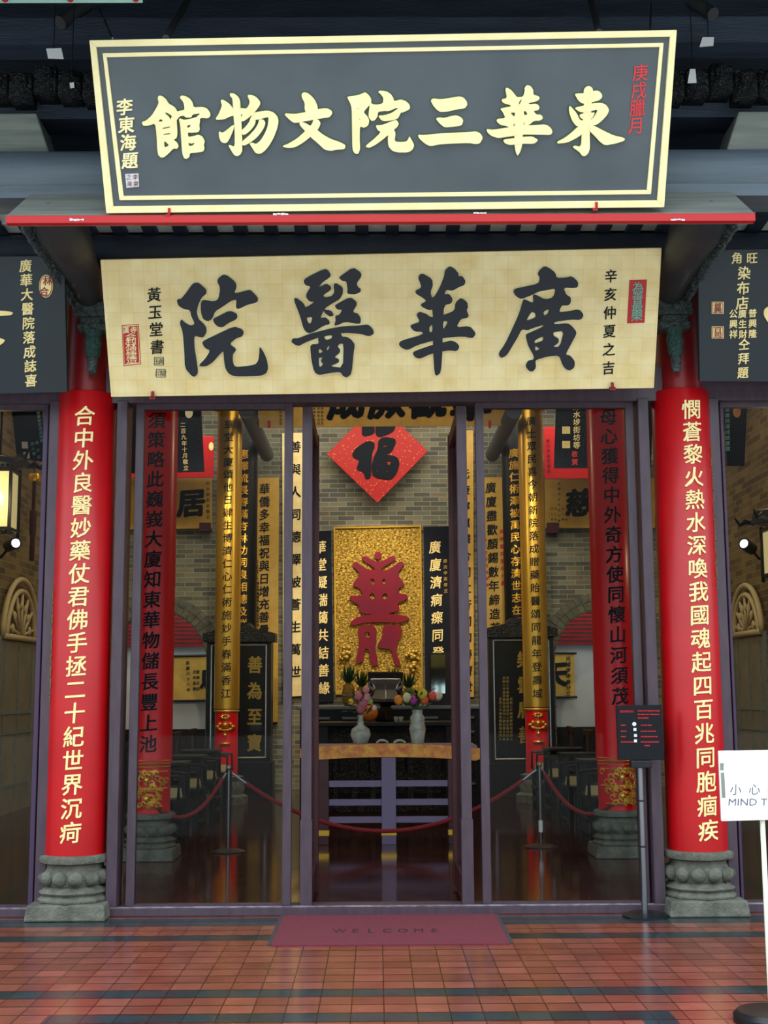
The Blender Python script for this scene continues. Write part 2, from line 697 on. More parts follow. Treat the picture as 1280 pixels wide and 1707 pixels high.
def letters(mb, plane, text, a, b, size, wide=1.0, lift=.004, depth=.006, bold=.014, sk=.07):
    """characters spaced evenly with centres from a to b (picture points), size in picture px, on a plane"""
    n = len(text)
    for i, ch in enumerate(text):
        if ch == ' ':
            continue
        t = 0 if n == 1 else i / (n - 1)
        cx, cy = a[0] + (b[0] - a[0]) * t, a[1] + (b[1] - a[1]) * t
        vs, fs, rim = glyph(ch, bold)
        vv = [brush(p, sk) + (p[2],) for p in vs]
        fr = [plane.pt(cx + x * size * wide, cy - y * size, lift + k) for x, y, k in vv]
        if depth:
            N = len(fr)
            mb.add(fr + [p - plane.n * depth for p in fr], list(fs) + [(p, q, q + N, p + N) for p, q in rim])
        else:
            mb.add(fr, fs)
    return mb


_sl = {}


def sliced(ch, bold, step=.09):
    """glyph cut into narrow upright strips so that it can bend round a pillar"""
    k = (ch, bold)
    if k not in _sl:
        vs, fs, rim = glyph(ch, bold)
        V2, F2 = [], []
        for f in fs:
            p = [vs[i] for i in f]
            lo, hi = min(q[0] for q in p), max(q[0] for q in p)
            c = math.floor(lo / step) * step
            while c < hi:
                r = p
                for lim, sg in ((c, 1), (c + step, -1)):
                    o = []
                    for i in range(len(r)):
                        a, b = r[i], r[(i + 1) % len(r)]
                        da, db = (a[0] - lim) * sg, (b[0] - lim) * sg
                        if da >= 0:
                            o.append(a)
                        if da * db < 0:
                            t = da / (da - db)
                            o.append((a[0] + (b[0] - a[0]) * t, a[1] + (b[1] - a[1]) * t, a[2]))
                    r = o
                    if len(r) < 3:
                        break
                if len(r) >= 3:
                    F2.append(tuple(range(len(V2), len(V2) + len(r))))
                    V2 += r
                c += step
        _sl[k] = (V2, F2)
    return _sl[k]


def cyl_letters(mb, text, cx, cy, R, ang0, ang1, z0, z1, size, lift=.004, wide=1.0, bold=.014, sk=.07):
    """characters running down a pillar; angles measured from the face towards the viewer, positive to the right"""
    n = len(text)
    for i, ch in enumerate(text):
        if ch == ' ':
            continue
        t = 0 if n == 1 else i / (n - 1)
        a0, zc = ang0 + (ang1 - ang0) * t, z0 + (z1 - z0) * t
        vs, fs = sliced(ch, bold)
        pts = []
        for p in vs:
            x, y = brush(p, sk)
            a = a0 + x * size * wide / R
            pts.append((cx + (R + lift + p[2]) * math.sin(a), cy - (R + lift + p[2]) * math.cos(a), zc + y * size))
        mb.add(pts, fs)
    return mb


def traced(mb, shapes, ox, oy, k, plane, lift=.02, depth=.022, grow=0):
    """brush characters drawn as outlines with holes, in steps of 1/k picture px from (ox, oy)"""
    def sm(r):
        out = []
        n = len(r)
        for i in range(n):
            p, q = r[i], r[(i + 1) % n]
            out.append((p[0] * .8 + q[0] * .2, p[1] * .8 + q[1] * .2))
            out.append((p[0] * .2 + q[0] * .8, p[1] * .2 + q[1] * .8))
        return out
    for q, sh in enumerate(shapes):
        q *= .0008
        rings = [sm(r) for r in sh]
        if grow:
            r = rings[0]
            n = len(r)
            ar = sum(r[i][0] * r[(i + 1) % n][1] - r[(i + 1) % n][0] * r[i][1] for i in range(n))
            sg = 1 if ar > 0 else -1
            g = []
            for i in range(n):
                a, b = r[i - 1], r[(i + 1) % n]
                dx, dy = b[0] - a[0], b[1] - a[1]
                l = math.hypot(dx, dy) or 1
                g.append((r[i][0] + sg * dy / l * grow, r[i][1] - sg * dx / l * grow))
            rings = [g]
        mb.poly(rings, lambda p: plane.pt(ox + p[0] / k, oy + p[1] / k, lift + q), lambda p: plane.pt(ox + p[0] / k, oy + p[1] / k, lift - depth))
    return mb

# ------------------------------------------------------------------ brush characters traced from the two big signs
T_GUAN = [[[(70, 520), (140, 500), (230, 420), (300, 310), (350, 210), (330, 140), (345, 90), (400, 95), (470, 150), (505, 220), (590, 265), (630, 305), (650, 360), (640, 500), (655, 700), (640, 790), (590, 815), (650, 860), (675, 920), (650, 965), (590, 955), (510, 1040), (430, 1105), (380, 1105), (330, 1050), (310, 700), (290, 545), (180, 585), (90, 585)], [(450, 380), (465, 362), (570, 420), (540, 485), (510, 430)], [(335, 518), (385, 470), (420, 512)], [(405, 640), (410, 622), (530, 595), (535, 612)], [(415, 735), (430, 718), (540, 705), (535, 722)], [(435, 825), (525, 905), (440, 945)]],
          [[(620, 360), (648, 350), (765, 325), (770, 290), (755, 200), (690, 120), (720, 88), (790, 100), (860, 140), (905, 210), (918, 285), (1060, 275), (1140, 300), (1195, 380), (1190, 435), (1150, 465), (1060, 455), (1000, 480), (960, 440), (1040, 380), (900, 400), (880, 450), (790, 450), (760, 420), (690, 430), (640, 500), (600, 480)]],
          [[(680, 490), (690, 465), (720, 470), (760, 490), (890, 465), (960, 440), (1030, 470), (1010, 590), (1022, 640), (1000, 690), (860, 700), (825, 690), (830, 770), (930, 750), (990, 730), (1060, 755), (1105, 840), (1085, 900), (1100, 960), (1075, 1010), (960, 1025), (860, 1030), (850, 1100), (800, 1130), (760, 1110), (735, 1040), (720, 850), (700, 560)], [(810, 585), (875, 562), (860, 600), (820, 622)], [(835, 860), (880, 880), (940, 860), (910, 905), (845, 918)]]]
T_WU = [[[(330, 50), (400, 55), (470, 110), (500, 180), (505, 300), (520, 500), (540, 980), (510, 1050), (460, 1085), (405, 1070), (350, 985), (305, 905), (340, 900), (412, 935), (410, 650), (390, 400), (380, 220), (370, 130), (335, 100)]],
        [[(180, 165), (220, 155), (320, 220), (385, 300), (400, 420), (330, 435), (240, 480), (110, 490), (100, 460), (150, 390), (205, 250), (190, 210)]],
        [[(150, 670), (215, 705), (400, 555), (400, 620), (350, 750), (290, 860), (240, 870), (190, 850), (155, 780)]],
        [[(615, 80), (680, 75), (760, 110), (830, 190), (825, 250), (740, 360), (670, 430), (570, 505), (515, 515), (450, 420), (500, 290), (600, 305), (640, 250), (660, 190)], [(510, 400), (540, 400), (520, 440)]],
        [[(680, 430), (720, 370), (820, 350), (950, 335), (1040, 360), (1110, 430), (1130, 510), (1110, 620), (1050, 780), (970, 920), (890, 1010), (820, 1048), (750, 1030), (700, 950), (650, 870), (700, 860), (760, 885), (830, 830), (900, 720), (950, 600), (970, 440), (900, 455), (820, 480), (740, 490), (690, 500)]],
        [[(680, 430), (760, 490), (740, 570), (680, 650), (600, 720), (540, 740), (520, 660), (590, 600), (650, 520)]],
        [[(810, 480), (880, 480), (915, 530), (900, 600), (840, 700), (760, 790), (650, 870), (570, 910), (530, 895), (530, 840), (650, 740), (750, 630), (800, 540)]]]
T_WEN = [[[(420, 170), (450, 135), (510, 140), (580, 190), (640, 260), (680, 350), (690, 420), (620, 480), (490, 470), (470, 400), (475, 310), (430, 230)]],
         [[(150, 480), (190, 480), (300, 490), (480, 462), (690, 410), (830, 392), (910, 430), (930, 480), (880, 545), (760, 560), (600, 590), (470, 610), (380, 630), (290, 635), (220, 580), (150, 510)]],
         [[(650, 575), (710, 590), (735, 650), (700, 730), (640, 800), (560, 870), (450, 960), (330, 1030), (220, 1050), (120, 1030), (115, 1010), (200, 980), (350, 890), (470, 780), (560, 690), (600, 640), (610, 590)]],
         [[(390, 620), (460, 625), (560, 680), (680, 750), (760, 820), (900, 900), (1050, 950), (1145, 1000), (1130, 1065), (1000, 1075), (900, 1095), (800, 1075), (700, 980), (570, 870), (480, 770), (390, 670)]]]
T_YUAN = [[[(90, 205), (220, 190), (310, 165), (380, 130), (440, 180), (480, 240), (480, 320), (440, 360), (350, 460), (420, 530), (450, 600), (430, 680), (360, 720), (295, 690), (290, 900), (300, 1060), (270, 1145), (210, 1140), (170, 1070), (165, 700), (160, 400), (135, 310), (95, 240)], [(250, 395), (270, 395), (268, 415)], [(280, 565), (300, 575), (290, 585)]],
          [[(460, 310), (550, 340), (670, 320), (680, 230), (640, 170), (590, 130), (620, 105), (720, 115), (800, 160), (845, 230), (850, 280), (970, 250), (1050, 280), (1110, 340), (1115, 400), (1080, 430), (960, 480), (915, 380), (770, 445), (700, 440), (590, 455), (585, 530), (540, 595), (480, 605), (435, 540), (440, 450)]],
          [[(590, 515), (700, 510), (820, 470), (915, 400), (1000, 400), (950, 500), (920, 560), (850, 590), (700, 610), (640, 590)]],
          [[(550, 675), (660, 670), (760, 630), (890, 580), (935, 650), (900, 710), (850, 745), (880, 800), (860, 940), (960, 950), (1060, 940), (1085, 900), (1105, 850), (1150, 930), (1185, 1000), (1160, 1070), (1090, 1120), (900, 1120), (820, 1090), (760, 1020), (750, 900), (760, 830), (680, 900), (560, 990), (450, 1045), (390, 1030), (400, 1000), (500, 920), (640, 790), (580, 750)]]]
T_SAN = [[[(270, 270), (310, 232), (430, 250), (600, 225), (740, 200), (810, 220), (860, 280), (875, 340), (830, 400), (700, 415), (560, 450), (430, 460), (370, 420), (310, 350)]],
         [[(355, 570), (400, 545), (500, 555), (620, 520), (700, 512), (780, 550), (808, 600), (780, 680), (640, 700), (500, 712), (420, 650)]],
         [[(60, 830), (170, 835), (400, 810), (700, 795), (900, 785), (1020, 775), (1090, 810), (1128, 880), (1080, 970), (1010, 985), (900, 965), (600, 975), (400, 990), (270, 1020), (180, 980), (80, 890)]]]
T_HUA = [[[(640, 330), (700, 400), (700, 780), (690, 980), (660, 1100), (610, 1180), (580, 1110), (560, 980), (560, 700), (580, 450)]],
         [[(410, 90), (430, 55), (500, 90), (560, 160), (600, 215), (700, 210), (730, 120), (725, 60), (770, 12), (830, 35), (870, 100), (865, 170), (960, 200), (975, 240), (930, 280), (800, 310), (790, 330), (930, 320), (975, 380), (950, 430), (870, 440), (920, 500), (1000, 500), (1030, 560), (980, 600), (880, 600), (800, 670), (700, 700), (470, 710), (440, 690), (330, 670), (265, 610), (280, 570), (415, 560), (370, 460), (320, 400), (510, 365), (490, 345), (370, 310), (345, 250), (440, 230)], [(665, 250), (680, 260), (640, 340), (630, 310)], [(490, 470), (575, 465), (560, 540)], [(710, 445), (750, 445), (775, 500), (720, 510)], [(545, 690), (550, 650), (570, 650), (560, 690)], [(708, 670), (715, 630), (728, 630), (720, 665)]],
         [[(100, 735), (210, 750), (450, 710), (700, 680), (900, 670), (1080, 660), (1160, 720), (1185, 790), (1150, 835), (1000, 830), (700, 825), (540, 850), (400, 870), (290, 885), (180, 850), (115, 790)]],
         [[(370, 910), (550, 885), (700, 865), (850, 855), (930, 900), (945, 925), (880, 980), (700, 975), (480, 1000), (400, 970)]]]
T_DONG = [[[(510, 100), (550, 45), (600, 30), (650, 55), (670, 120), (640, 300), (630, 700), (610, 800), (615, 1050), (590, 1130), (540, 1180), (490, 1180), (440, 1110), (330, 1035), (360, 1005), (470, 1030), (480, 800), (500, 600), (520, 300)]],
          [[(365, 170), (390, 155), (520, 150), (680, 110), (750, 105), (810, 160), (815, 220), (760, 270), (640, 300), (500, 325), (430, 280)]],
          [[(275, 360), (300, 365), (400, 480), (450, 590), (520, 600), (520, 690), (400, 700), (320, 600), (270, 450)]],
          [[(355, 390), (500, 355), (660, 315), (800, 305), (880, 340), (930, 420), (900, 500), (820, 590), (730, 665), (620, 680), (610, 600), (680, 540), (750, 415), (620, 445), (500, 465), (440, 455)]],
          [[(440, 500), (520, 475), (520, 580), (460, 560)]], [[(610, 475), (700, 460), (650, 560), (610, 580)]],
          [[(410, 700), (520, 680), (490, 820), (380, 890), (240, 960), (80, 975), (75, 945), (200, 880), (320, 790)]],
          [[(600, 650), (700, 690), (850, 770), (1000, 840), (1180, 880), (1180, 925), (1050, 970), (860, 1005), (780, 950), (700, 860), (600, 760)]]]
B_YUAN = [[[(40, 460), (55, 435), (90, 440), (170, 340), (240, 240), (300, 228), (350, 265), (410, 320), (410, 370), (350, 420), (310, 500), (285, 600), (310, 690), (370, 740), (410, 800), (410, 860), (370, 920), (330, 915), (255, 895), (260, 1050), (290, 1230), (305, 1360), (270, 1410), (230, 1405), (140, 1300), (135, 1100), (115, 850), (75, 740), (95, 690), (140, 735), (220, 775), (265, 745), (220, 650), (205, 575), (120, 560), (60, 520)]],
          [[(340, 480), (370, 445), (500, 470), (560, 440), (585, 300), (545, 220), (560, 175), (620, 130), (670, 140), (770, 220), (790, 280), (755, 370), (860, 345), (955, 318), (1010, 370), (1060, 430), (1045, 480), (920, 510), (810, 565), (780, 545), (790, 440), (720, 460), (620, 530), (520, 590), (480, 690), (430, 718), (370, 690), (340, 600)]],
          [[(490, 690), (560, 650), (700, 580), (790, 620), (800, 670), (770, 700), (690, 735), (610, 795), (550, 780), (510, 740)]],
          [[(355, 980), (390, 950), (560, 870), (750, 780), (850, 810), (880, 850), (860, 905), (780, 930), (700, 1000), (780, 1060), (775, 1090), (740, 1130), (740, 1230), (770, 1290), (900, 1280), (1020, 1260), (1060, 1210), (1075, 1110), (1075, 1030), (1120, 1090), (1165, 1190), (1185, 1300), (1160, 1370), (1080, 1400), (900, 1405), (760, 1405), (690, 1370), (650, 1310), (630, 1200), (625, 1080), (560, 1150), (490, 1230), (410, 1280), (330, 1280), (320, 1260), (400, 1180), (460, 1080), (390, 1050)]]]
B_YI = [[[(195, 215), (220, 175), (460, 55), (510, 80), (540, 140), (520, 170), (430, 230), (380, 300), (480, 240), (540, 280), (545, 320), (440, 390), (470, 420), (550, 400), (585, 350), (570, 260), (600, 235), (690, 290), (690, 370), (650, 440), (560, 490), (470, 550), (440, 600), (405, 680), (470, 665), (520, 710), (525, 750), (450, 770), (340, 840), (260, 870), (200, 820), (150, 640), (75, 450), (95, 415), (200, 490), (220, 550), (340, 470), (270, 470), (225, 410), (235, 360), (290, 280), (220, 265)], [(230, 670), (310, 660), (290, 740), (260, 750)]],
        [[(440, 570), (540, 580), (580, 640), (530, 660), (470, 620)]],
        [[(640, 170), (660, 150), (815, 38), (910, 100), (925, 150), (860, 240), (880, 290), (915, 310), (910, 350), (840, 380), (740, 370), (750, 320), (735, 215), (680, 210)]],
        [[(585, 520), (630, 490), (780, 410), (860, 470), (865, 510), (810, 600), (880, 620), (915, 680), (910, 740), (870, 748), (720, 720), (610, 770), (580, 765), (600, 700), (590, 650), (650, 630), (680, 570), (620, 570)]],
        [[(40, 970), (60, 930), (130, 930), (250, 880), (400, 840), (560, 800), (720, 775), (900, 770), (1005, 755), (1065, 810), (1080, 870), (1020, 905), (900, 870), (700, 860), (500, 885), (350, 930), (220, 980), (140, 1025), (90, 1010)]],
        [[(280, 1030), (300, 1005), (390, 1000), (375, 920), (440, 900), (560, 870), (660, 860), (680, 910), (740, 910), (800, 950), (840, 1010), (825, 1100), (800, 1370), (740, 1420), (690, 1400), (660, 1350), (540, 1360), (390, 1390), (330, 1350), (295, 1200)], [(445, 905), (555, 885), (550, 930), (480, 955)], [(385, 1070), (410, 1060), (440, 1100), (390, 1120)], [(525, 1015), (510, 1070), (490, 1085), (490, 1045)], [(620, 1030), (650, 995), (700, 995), (690, 1300), (520, 1280), (640, 1230), (640, 1190), (580, 1165), (650, 1110), (655, 1070)], [(385, 1170), (440, 1165), (410, 1210), (445, 1255), (395, 1300)]]]
B_HUA = [[[(650, 150), (710, 100), (770, 130), (820, 190), (820, 230), (870, 225), (910, 290), (890, 340), (830, 360), (745, 410), (665, 395), (640, 460), (700, 445), (750, 510), (730, 570), (640, 590), (625, 800), (620, 950), (620, 1150), (600, 1430), (550, 1475), (520, 1450), (505, 1200), (500, 1100), (500, 640), (450, 655), (360, 610), (345, 580), (420, 540), (380, 500), (290, 450), (275, 410), (350, 375), (350, 340), (310, 240), (360, 185), (490, 260), (500, 340), (470, 420), (485, 495), (515, 490), (580, 380), (640, 230)]],
         [[(290, 710), (330, 670), (420, 700), (470, 740), (560, 740), (640, 710), (770, 660), (780, 560), (850, 495), (930, 550), (940, 620), (920, 650), (950, 720), (930, 750), (850, 760), (790, 870), (960, 850), (1040, 940), (1000, 1005), (880, 980), (620, 1000), (480, 1040), (300, 1090), (180, 1155), (100, 1120), (70, 1075), (100, 1035), (370, 960), (370, 920), (270, 920), (215, 860), (230, 835), (340, 800)], [(455, 860), (490, 830), (495, 900), (480, 935), (455, 920)], [(630, 785), (690, 795), (640, 885), (625, 880)]],
         [[(245, 1195), (270, 1165), (500, 1085), (640, 1055), (730, 1030), (800, 1060), (835, 1110), (800, 1165), (700, 1155), (600, 1170), (480, 1195), (340, 1260), (280, 1245)]]]
B_GUANG = [[[(265, 430), (280, 385), (420, 355), (580, 320), (600, 250), (570, 200), (590, 155), (655, 100), (720, 125), (790, 180), (810, 250), (920, 245), (1000, 225), (1080, 300), (1070, 365), (1020, 375), (890, 370), (930, 460), (985, 490), (985, 560), (950, 595), (870, 590), (835, 680), (960, 665), (1090, 640), (1150, 710), (1110, 775), (980, 770), (775, 800), (775, 830), (950, 815), (1000, 850), (1055, 920), (1050, 960), (980, 1090), (915, 1210), (980, 1220), (1035, 1290), (1030, 1370), (970, 1410), (920, 1390), (880, 1340), (840, 1220), (700, 1230), (560, 1270), (540, 1290), (550, 1370), (510, 1420), (460, 1415), (415, 1350), (450, 1285), (525, 1270), (520, 1220), (450, 1100), (415, 960), (470, 935), (640, 860), (640, 835), (500, 880), (440, 905), (370, 890), (320, 990), (230, 1140), (180, 1220), (110, 1255), (75, 1200), (160, 1080), (260, 870), (340, 690), (385, 530), (410, 515), (520, 570), (510, 470), (540, 455), (670, 520), (770, 490), (795, 380), (690, 400), (580, 420), (480, 470), (360, 515), (300, 480)], [(420, 790), (490, 670), (540, 690), (545, 745)], [(640, 670), (715, 635), (695, 700), (650, 720)], [(530, 1030), (640, 975), (640, 1035), (530, 1070)], [(535, 1095), (600, 1140), (540, 1165)], [(765, 925), (900, 910), (850, 1110), (755, 1115), (830, 1060), (835, 1010), (765, 970)]]]
T_FU = [[[(450, 60), (600, 60), (600, 170), (450, 205)]], [[(610, 60), (860, 60), (820, 150), (660, 210), (610, 180)]],
        [[(330, 410), (380, 330), (520, 245), (600, 270), (600, 330), (570, 400), (560, 560), (555, 690), (490, 705), (470, 620), (380, 590), (420, 480), (350, 450)]],
        [[(640, 250), (700, 200), (840, 220), (855, 270), (800, 390), (720, 410), (860, 430), (900, 510), (860, 640), (790, 715), (580, 680), (560, 560), (590, 440), (640, 340)], [(680, 320), (760, 290), (730, 320)], [(740, 490), (800, 490), (770, 550)], [(730, 600), (780, 590), (745, 615)], [(610, 580), (640, 600), (630, 620)]]]
T_SEAL = [[[(595 + 48 * math.cos(i * PI / 6), 195 + 48 * math.sin(i * PI / 6)) for i in range(12)]],
          [[(270, 310), (320, 265), (440, 360), (560, 380), (560, 350), (390, 250), (395, 210), (440, 200), (560, 270), (640, 270), (770, 195), (815, 215), (800, 255), (640, 350), (640, 380), (720, 375), (870, 260), (925, 300), (830, 420), (915, 540), (900, 580), (860, 590), (830, 660), (960, 680), (960, 730), (830, 790), (860, 830), (850, 880), (700, 915), (930, 935), (990, 970), (960, 1000), (850, 1030), (700, 1020), (550, 1020), (400, 1030), (300, 1060), (245, 1040), (270, 1000), (350, 950), (550, 920), (400, 915), (350, 860), (370, 810), (240, 740), (250, 690), (330, 690), (410, 690), (370, 600), (290, 570), (290, 530), (380, 430)], [(495, 490), (540, 480), (555, 530), (530, 570)], [(640, 500), (680, 480), (690, 530), (670, 560)], [(485, 690), (520, 650), (555, 690), (545, 740), (500, 730)], [(645, 690), (680, 655), (715, 690), (695, 735), (655, 730)]],
          [[(340, 1090), (400, 1060), (520, 1060), (580, 1100), (570, 1250), (560, 1350), (600, 1540), (540, 1570), (500, 1520), (480, 1350), (430, 1350), (420, 1500), (330, 1540), (320, 1480), (350, 1350), (360, 1220)], [(430, 1150), (490, 1140), (495, 1210), (440, 1210)]],
          [[(650, 1070), (760, 1050), (870, 1060), (900, 1130), (830, 1280), (820, 1400), (880, 1540), (840, 1580), (790, 1500), (760, 1350), (600, 1340), (590, 1290), (650, 1200)]]]

# ------------------------------------------------------------------ the setting
BX, DF, DI, DG = 2.137, 8.894, 11.81, 17.44      # half bay, depth of the front, inner and gilt pillars
ZB, ZT = .412, 3.607
WX, YB = 4.75, 20.0                              # side walls, back wall
struct('floor', MB().box(-9, 9, 4.2, 9.0, -.2, 0), 'porch_tiles')
struct('floor', MB().box(-22, 22, -26, 4.2, -.2, -.004), 'courtyard_paving')
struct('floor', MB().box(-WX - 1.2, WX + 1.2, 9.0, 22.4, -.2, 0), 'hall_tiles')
struct('ceiling', MB().box(-WX - .4, WX + .4, 9.2, 22.6, 6.3, 6.5), 'timber_dark')
# back wall of grey brick with an arch at each side
wall = MB()
pl = yplane(YB)
ax, ar, asp = 3.53, .78, 1.98                    # arch axis, radius, springing height


def arch_pts(cx, n=20):
    return [(cx + ar * math.cos(PI * i / n), asp + ar * math.sin(PI * i / n)) for i in range(n + 1)]


out = [(-WX, 0), (-ax - ar, 0)] + arch_pts(-ax)[::-1] + [(-ax + ar, 0), (ax - ar, 0)] + arch_pts(ax)[::-1] + [(ax + ar, 0), (WX, 0), (WX, 6.3), (-WX, 6.3)]
wall.poly([out], lambda p: V((p[0], YB, p[1])), lambda p: V((p[0], YB + .3, p[1])))
struct('wall_back', wall, 'grey_brick')
for s in (-1, 1):
    vs = MB()
    for ring in (0, 1):
        for i in range(26):
            a0, a1 = PI * (i + .06) / 26, PI * (i + .94) / 26
            r0 = ar + .02 + ring * .13
            r1 = r0 + .118
            c = [(s * ax + r * math.cos(a), asp + r * math.sin(a)) for r, a in ((r0, a0), (r0, a1), (r1, a1), (r1, a0))]
            vs.poly([c], lambda p: V((p[0], YB - .02, p[1])), lambda p: V((p[0], YB + .02, p[1])))
    struct('trim_%d' % (1 if s < 0 else 2), vs, 'voussoir')
    struct('wall_room_left' if s < 0 else 'wall_room_right', MB().box(s * ax - 1.4, s * ax + 1.4, 22.2, 22.3, 0, 3.4).box(s * ax - 1.42, s * ax - 1.32, YB + .3, 22.3, 0, 3.4).box(s * ax + 1.32, s * ax + 1.42, YB + .3, 22.3, 0, 3.4), 'white_wall')
    m = MB()
    for k in range(9):
        m.box(s * ax - 1.3, s * ax + 1.3, 22.14, 22.2, 2.28 + k * .07, 2.325 + k * .07)
    struct('trim_%d' % (3 if s < 0 else 4), m, 'red_shaft')
    struct('baseboard_left' if s < 0 else 'baseboard_right', MB().box(s * ax - 1.32, s * ax + 1.32, 22.12, 22.2, 0, .86), 'dark_wood')
    struct('wall_left' if s < 0 else 'wall_right', MB().box(s * WX if s > 0 else -WX - .3, WX + .3 if s > 0 else -WX, 9.1, YB + .3, 0, 6.3), 'side_brick')
    struct('wall_front_left' if s < 0 else 'wall_front_right', MB().box(s * 4.3 if s > 0 else -9, 9 if s > 0 else -4.3, 8.8, 9.1, 0, 6.3), 'plaster_dark')
struct('wall_front', MB().box(-9, 9, 9.02, 9.14, 4.62, 8.0), 'timber_dark')
# purple timber of the shopfront: lintel, sill, posts
zl = Z_(640, 668, 8.85)
struct('trim_5', MB().box(-4.3, 4.3, 8.82, 8.98, zl - .015, 3.80), 'purple_wood')
struct('trim_6', MB().box(-4.3, 4.3, 8.80, 9.02, 0, .055), 'purple_wood', bevel=.006)
struct('trim_16', MB().box(-4.3, 4.3, 8.796, 8.83, .0555, .0615), 'worn_edge')
for i, (pa, pb) in enumerate(((71, 89), (186, 204), (1076, 1094), (1197, 1214))):
    xa, xb = X_(pa, 1050, 8.8), X_(pb, 1050, 8.8)
    struct('trim_%d' % (7 + i), MB().box(xa, xb, 8.8, 9.0, .055, zl), 'purple_wood', bevel=.006)
# porch roof: soffit, rafters, purlin, beams
mb = MB()
rf = MB()
k0 = X_(215, 380, 8.75)
sp = .2165
zs = Z_(640, 386, 8.75)
for i in range(-12, 32):
    xa = k0 + i * sp
    mb.hexa([(xa, 8.75, zs), (xa + .124, 8.75, zs), (xa + .124, 7.98, zs + .05), (xa, 7.98, zs + .05)], [(xa, 8.75, zs + .02), (xa + .124, 8.75, zs + .02), (xa + .124, 7.98, zs + .07), (xa, 7.98, zs + .07)])
    mb.box(xa, xa + .124, 8.58, 8.62, zs, zs + .16)
    rf.hexa([(xa + .124, 8.8, zs - .05), (xa + sp, 8.8, zs - .05), (xa + sp, 7.98, zs), (xa + .124, 7.98, zs)], [(xa + .124, 8.8, zs + .06), (xa + sp, 8.8, zs + .06), (xa + sp, 7.98, zs + .11), (xa + .124, 7.98, zs + .11)])
struct('trim_11', mb, 'soffit_white')
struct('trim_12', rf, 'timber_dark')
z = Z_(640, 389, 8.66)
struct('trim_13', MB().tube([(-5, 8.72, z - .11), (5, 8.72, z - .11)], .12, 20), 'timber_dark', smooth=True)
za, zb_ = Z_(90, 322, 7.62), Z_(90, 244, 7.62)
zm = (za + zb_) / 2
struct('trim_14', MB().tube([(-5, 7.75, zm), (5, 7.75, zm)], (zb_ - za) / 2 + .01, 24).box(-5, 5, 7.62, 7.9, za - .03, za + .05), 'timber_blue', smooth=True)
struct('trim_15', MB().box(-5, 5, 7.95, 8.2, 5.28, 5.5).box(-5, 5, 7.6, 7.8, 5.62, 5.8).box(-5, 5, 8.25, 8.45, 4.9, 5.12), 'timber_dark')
struct('ceiling', MB().hexa([(-6, 9.1, 6.9), (6, 9.1, 6.9), (6, 6.2, 5.72), (-6, 6.2, 5.72)], [(-6, 9.1, 7.0), (6, 9.1, 7.0), (6, 6.2, 5.82), (-6, 6.2, 5.82)]), 'timber_dark')

# ------------------------------------------------------------------ pillars
def stone_base(root, x, y, k=1.0):
    """square plinth, eight-sided waist, drum ringed with bosses, rim disc"""
    h = .27 * k
    MB().hexa([(x - h, y - h, 0), (x + h, y - h, 0), (x + h, y + h, 0), (x - h, y + h, 0)],
              [(x - h * .95, y - h * .95, .105), (x + h * .95, y - h * .95, .105), (x + h * .95, y + h * .95, .105), (x - h * .95, y + h * .95, .105)]).build('plinth', 'stone', root, bevel=.012)
    MB().lathe([(.262 * k, .105), (.268 * k, .125), (.235 * k, .145), (.262 * k, .17), (.222 * k, .195), (.205 * k, .205)], x, y, 8).build('waist', 'stone', root, bevel=.006)
    d = MB().lathe([(.19 * k, .2), (.205 * k, .22), (.212 * k, .26), (.205 * k, .30), (.192 * k, .325), (.192 * k, .355)], x, y, 32).build('drum', 'stone', root, smooth=True)
    b = MB()
    for i in range(12):
        a = 2 * PI * (i + .5) / 12
        b.ball((x + .205 * k * math.cos(a), y + .205 * k * math.sin(a), .262), .052 * k, 14, 8)
    b.build('bosses', 'stone', d, smooth='all')
    MB().lathe([(.2 * k, .35), (.236 * k, .362), (.242 * k, .385), (.236 * k, .405), (.21 * k, ZB)], x, y, 36).build('rim', 'stone', root, smooth=True)


